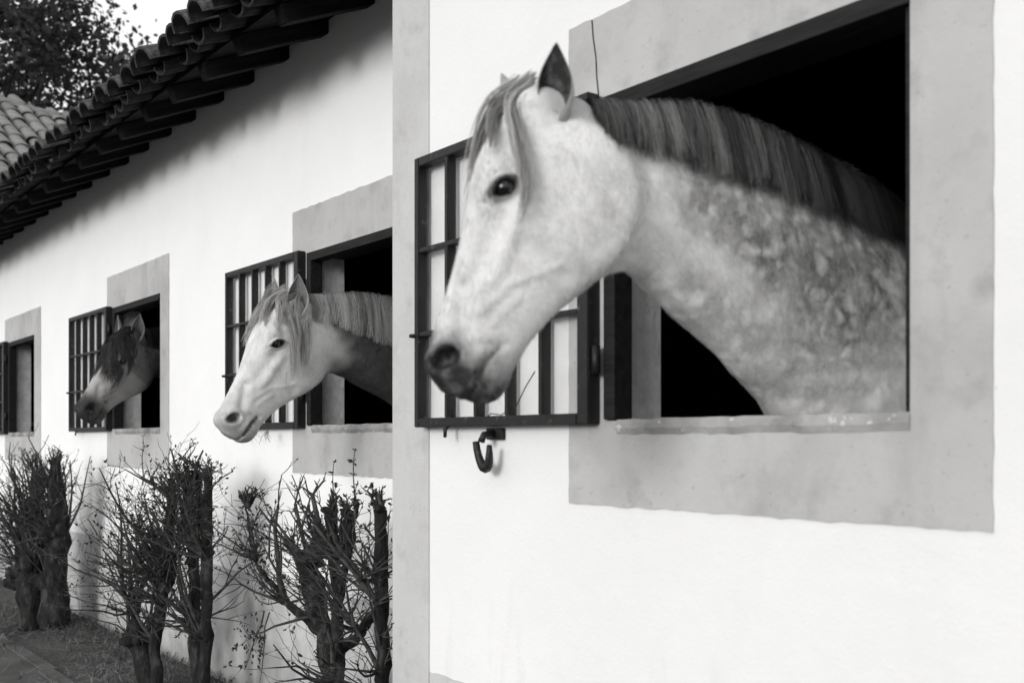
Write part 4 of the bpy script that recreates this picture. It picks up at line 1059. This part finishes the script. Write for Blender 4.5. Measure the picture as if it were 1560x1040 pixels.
blades(7000, 'grass', 'grass', 'short dull grass growing at the foot of the wall', (4.5, 16), lambda: .42 - abs(r_.gauss(0, .38)), .04, .12, .0028, 2.2)
mb = MB()
for q in range(9):
    p = Vector((-4.72 - .004*q, FAR_Y - .075, 1.352)); e_ = p + Vector((r_.uniform(-.03, .05), r_.uniform(-.03, .02), -.07 * r_.uniform(.4, 1)))
    mb.tube([p, (p + e_) / 2 + Vector((.008, -.01, 0)), e_], [.0012, .0012, .0008], 4, False)
tag(mb.build('hay_wisp', M['straw']), 'wisp of hay caught under the shutter beside the white-faced horse', 'hay')

# ------------------------------------------------------------------ trees beyond the roofs
def tree(label, base, H_, crown_c, crown_r, n_leaf, seed, leaf=.16):
    r_ = random.Random(seed); root = empty('tree', base, label, 'tree', 'trees behind the stable roofs')
    mb = MB(); B = Vector(base); top = Vector(crown_c)
    pts = [B + (top - B) * i / 6 + Vector((r_.gauss(0, .12), r_.gauss(0, .12), 0)) * (i > 0) for i in range(7)]
    pts[0] = B
    mb.tube(pts, [.30 - .035 * i for i in range(7)], 9)
    cl = []
    for q in range(26):
        v = Vector((r_.gauss(0, 1), r_.gauss(0, 1), r_.gauss(0, 1))).normalized() * r_.uniform(.45, 1.0)
        c_ = top + Vector((v.x * crown_r[0], v.y * crown_r[1], v.z * crown_r[2])); cl.append((c_, r_.uniform(.5, 1.05)))
        s_ = pts[r_.randint(2, 6)]; md = s_.lerp(c_, .5) + Vector((r_.gauss(0, .3), r_.gauss(0, .3), .2))
        mb.tube([s_, md, c_], [.09, .05, .015], 5, False)
    mb.build('trunk', M['bark'], root, True)
    V = []; F_ = []; per = n_leaf // len(cl)
    for c_, cr in cl:
        v = nrg.normal(0, .48, (per, 3)) * cr + np.array(c_); d = nrg.normal(0, 1, (per, 3)); d /= np.linalg.norm(d, axis=1)[:, None]
        e1 = np.cross(d, nrg.normal(0, 1, (per, 3))); e1 /= np.linalg.norm(e1, axis=1)[:, None] + 1e-9
        L_ = leaf * nrg.uniform(.6, 1.4, (per, 1))
        q = np.stack([v - d * L_ * .5, v + e1 * L_ * .3, v + d * L_ * .5, v - e1 * L_ * .3], 1); V.append(q.reshape(-1, 3))
    V = np.concatenate(V); F_ = np.arange(len(V)).reshape(-1, 4)
    link('crown', np_mesh('crown', V, F_, False), M['tree_leaf'], root)
tree('dark leafy tree filling the corner above the pale tiled roof', (-20, 1.7, 0), 12, (-20, 1.7, 8.4), (2.2, 2.0, 3.2), 12000, 91, .12)
tree('dark tree behind the roof nearer the bright gap of sky', (-19.5, 4.2, 0), 11, (-19.5, 4.2, 6.5), (1.5, 1.3, 2.6), 8000, 92, .12)
tree('tall dark tree standing farthest back behind the tiled block', (-26, 3.4, 0), 14, (-26, 3.4, 9.0), (2.6, 2.4, 4.6), 8000, 93, .16)
tree('thin tree whose twigs hang into the bright sky gap', (-19, 6.6, 0), 11, (-19, 6.3, 10.4), (1.3, 1.2, .8), 900, 94, .1)
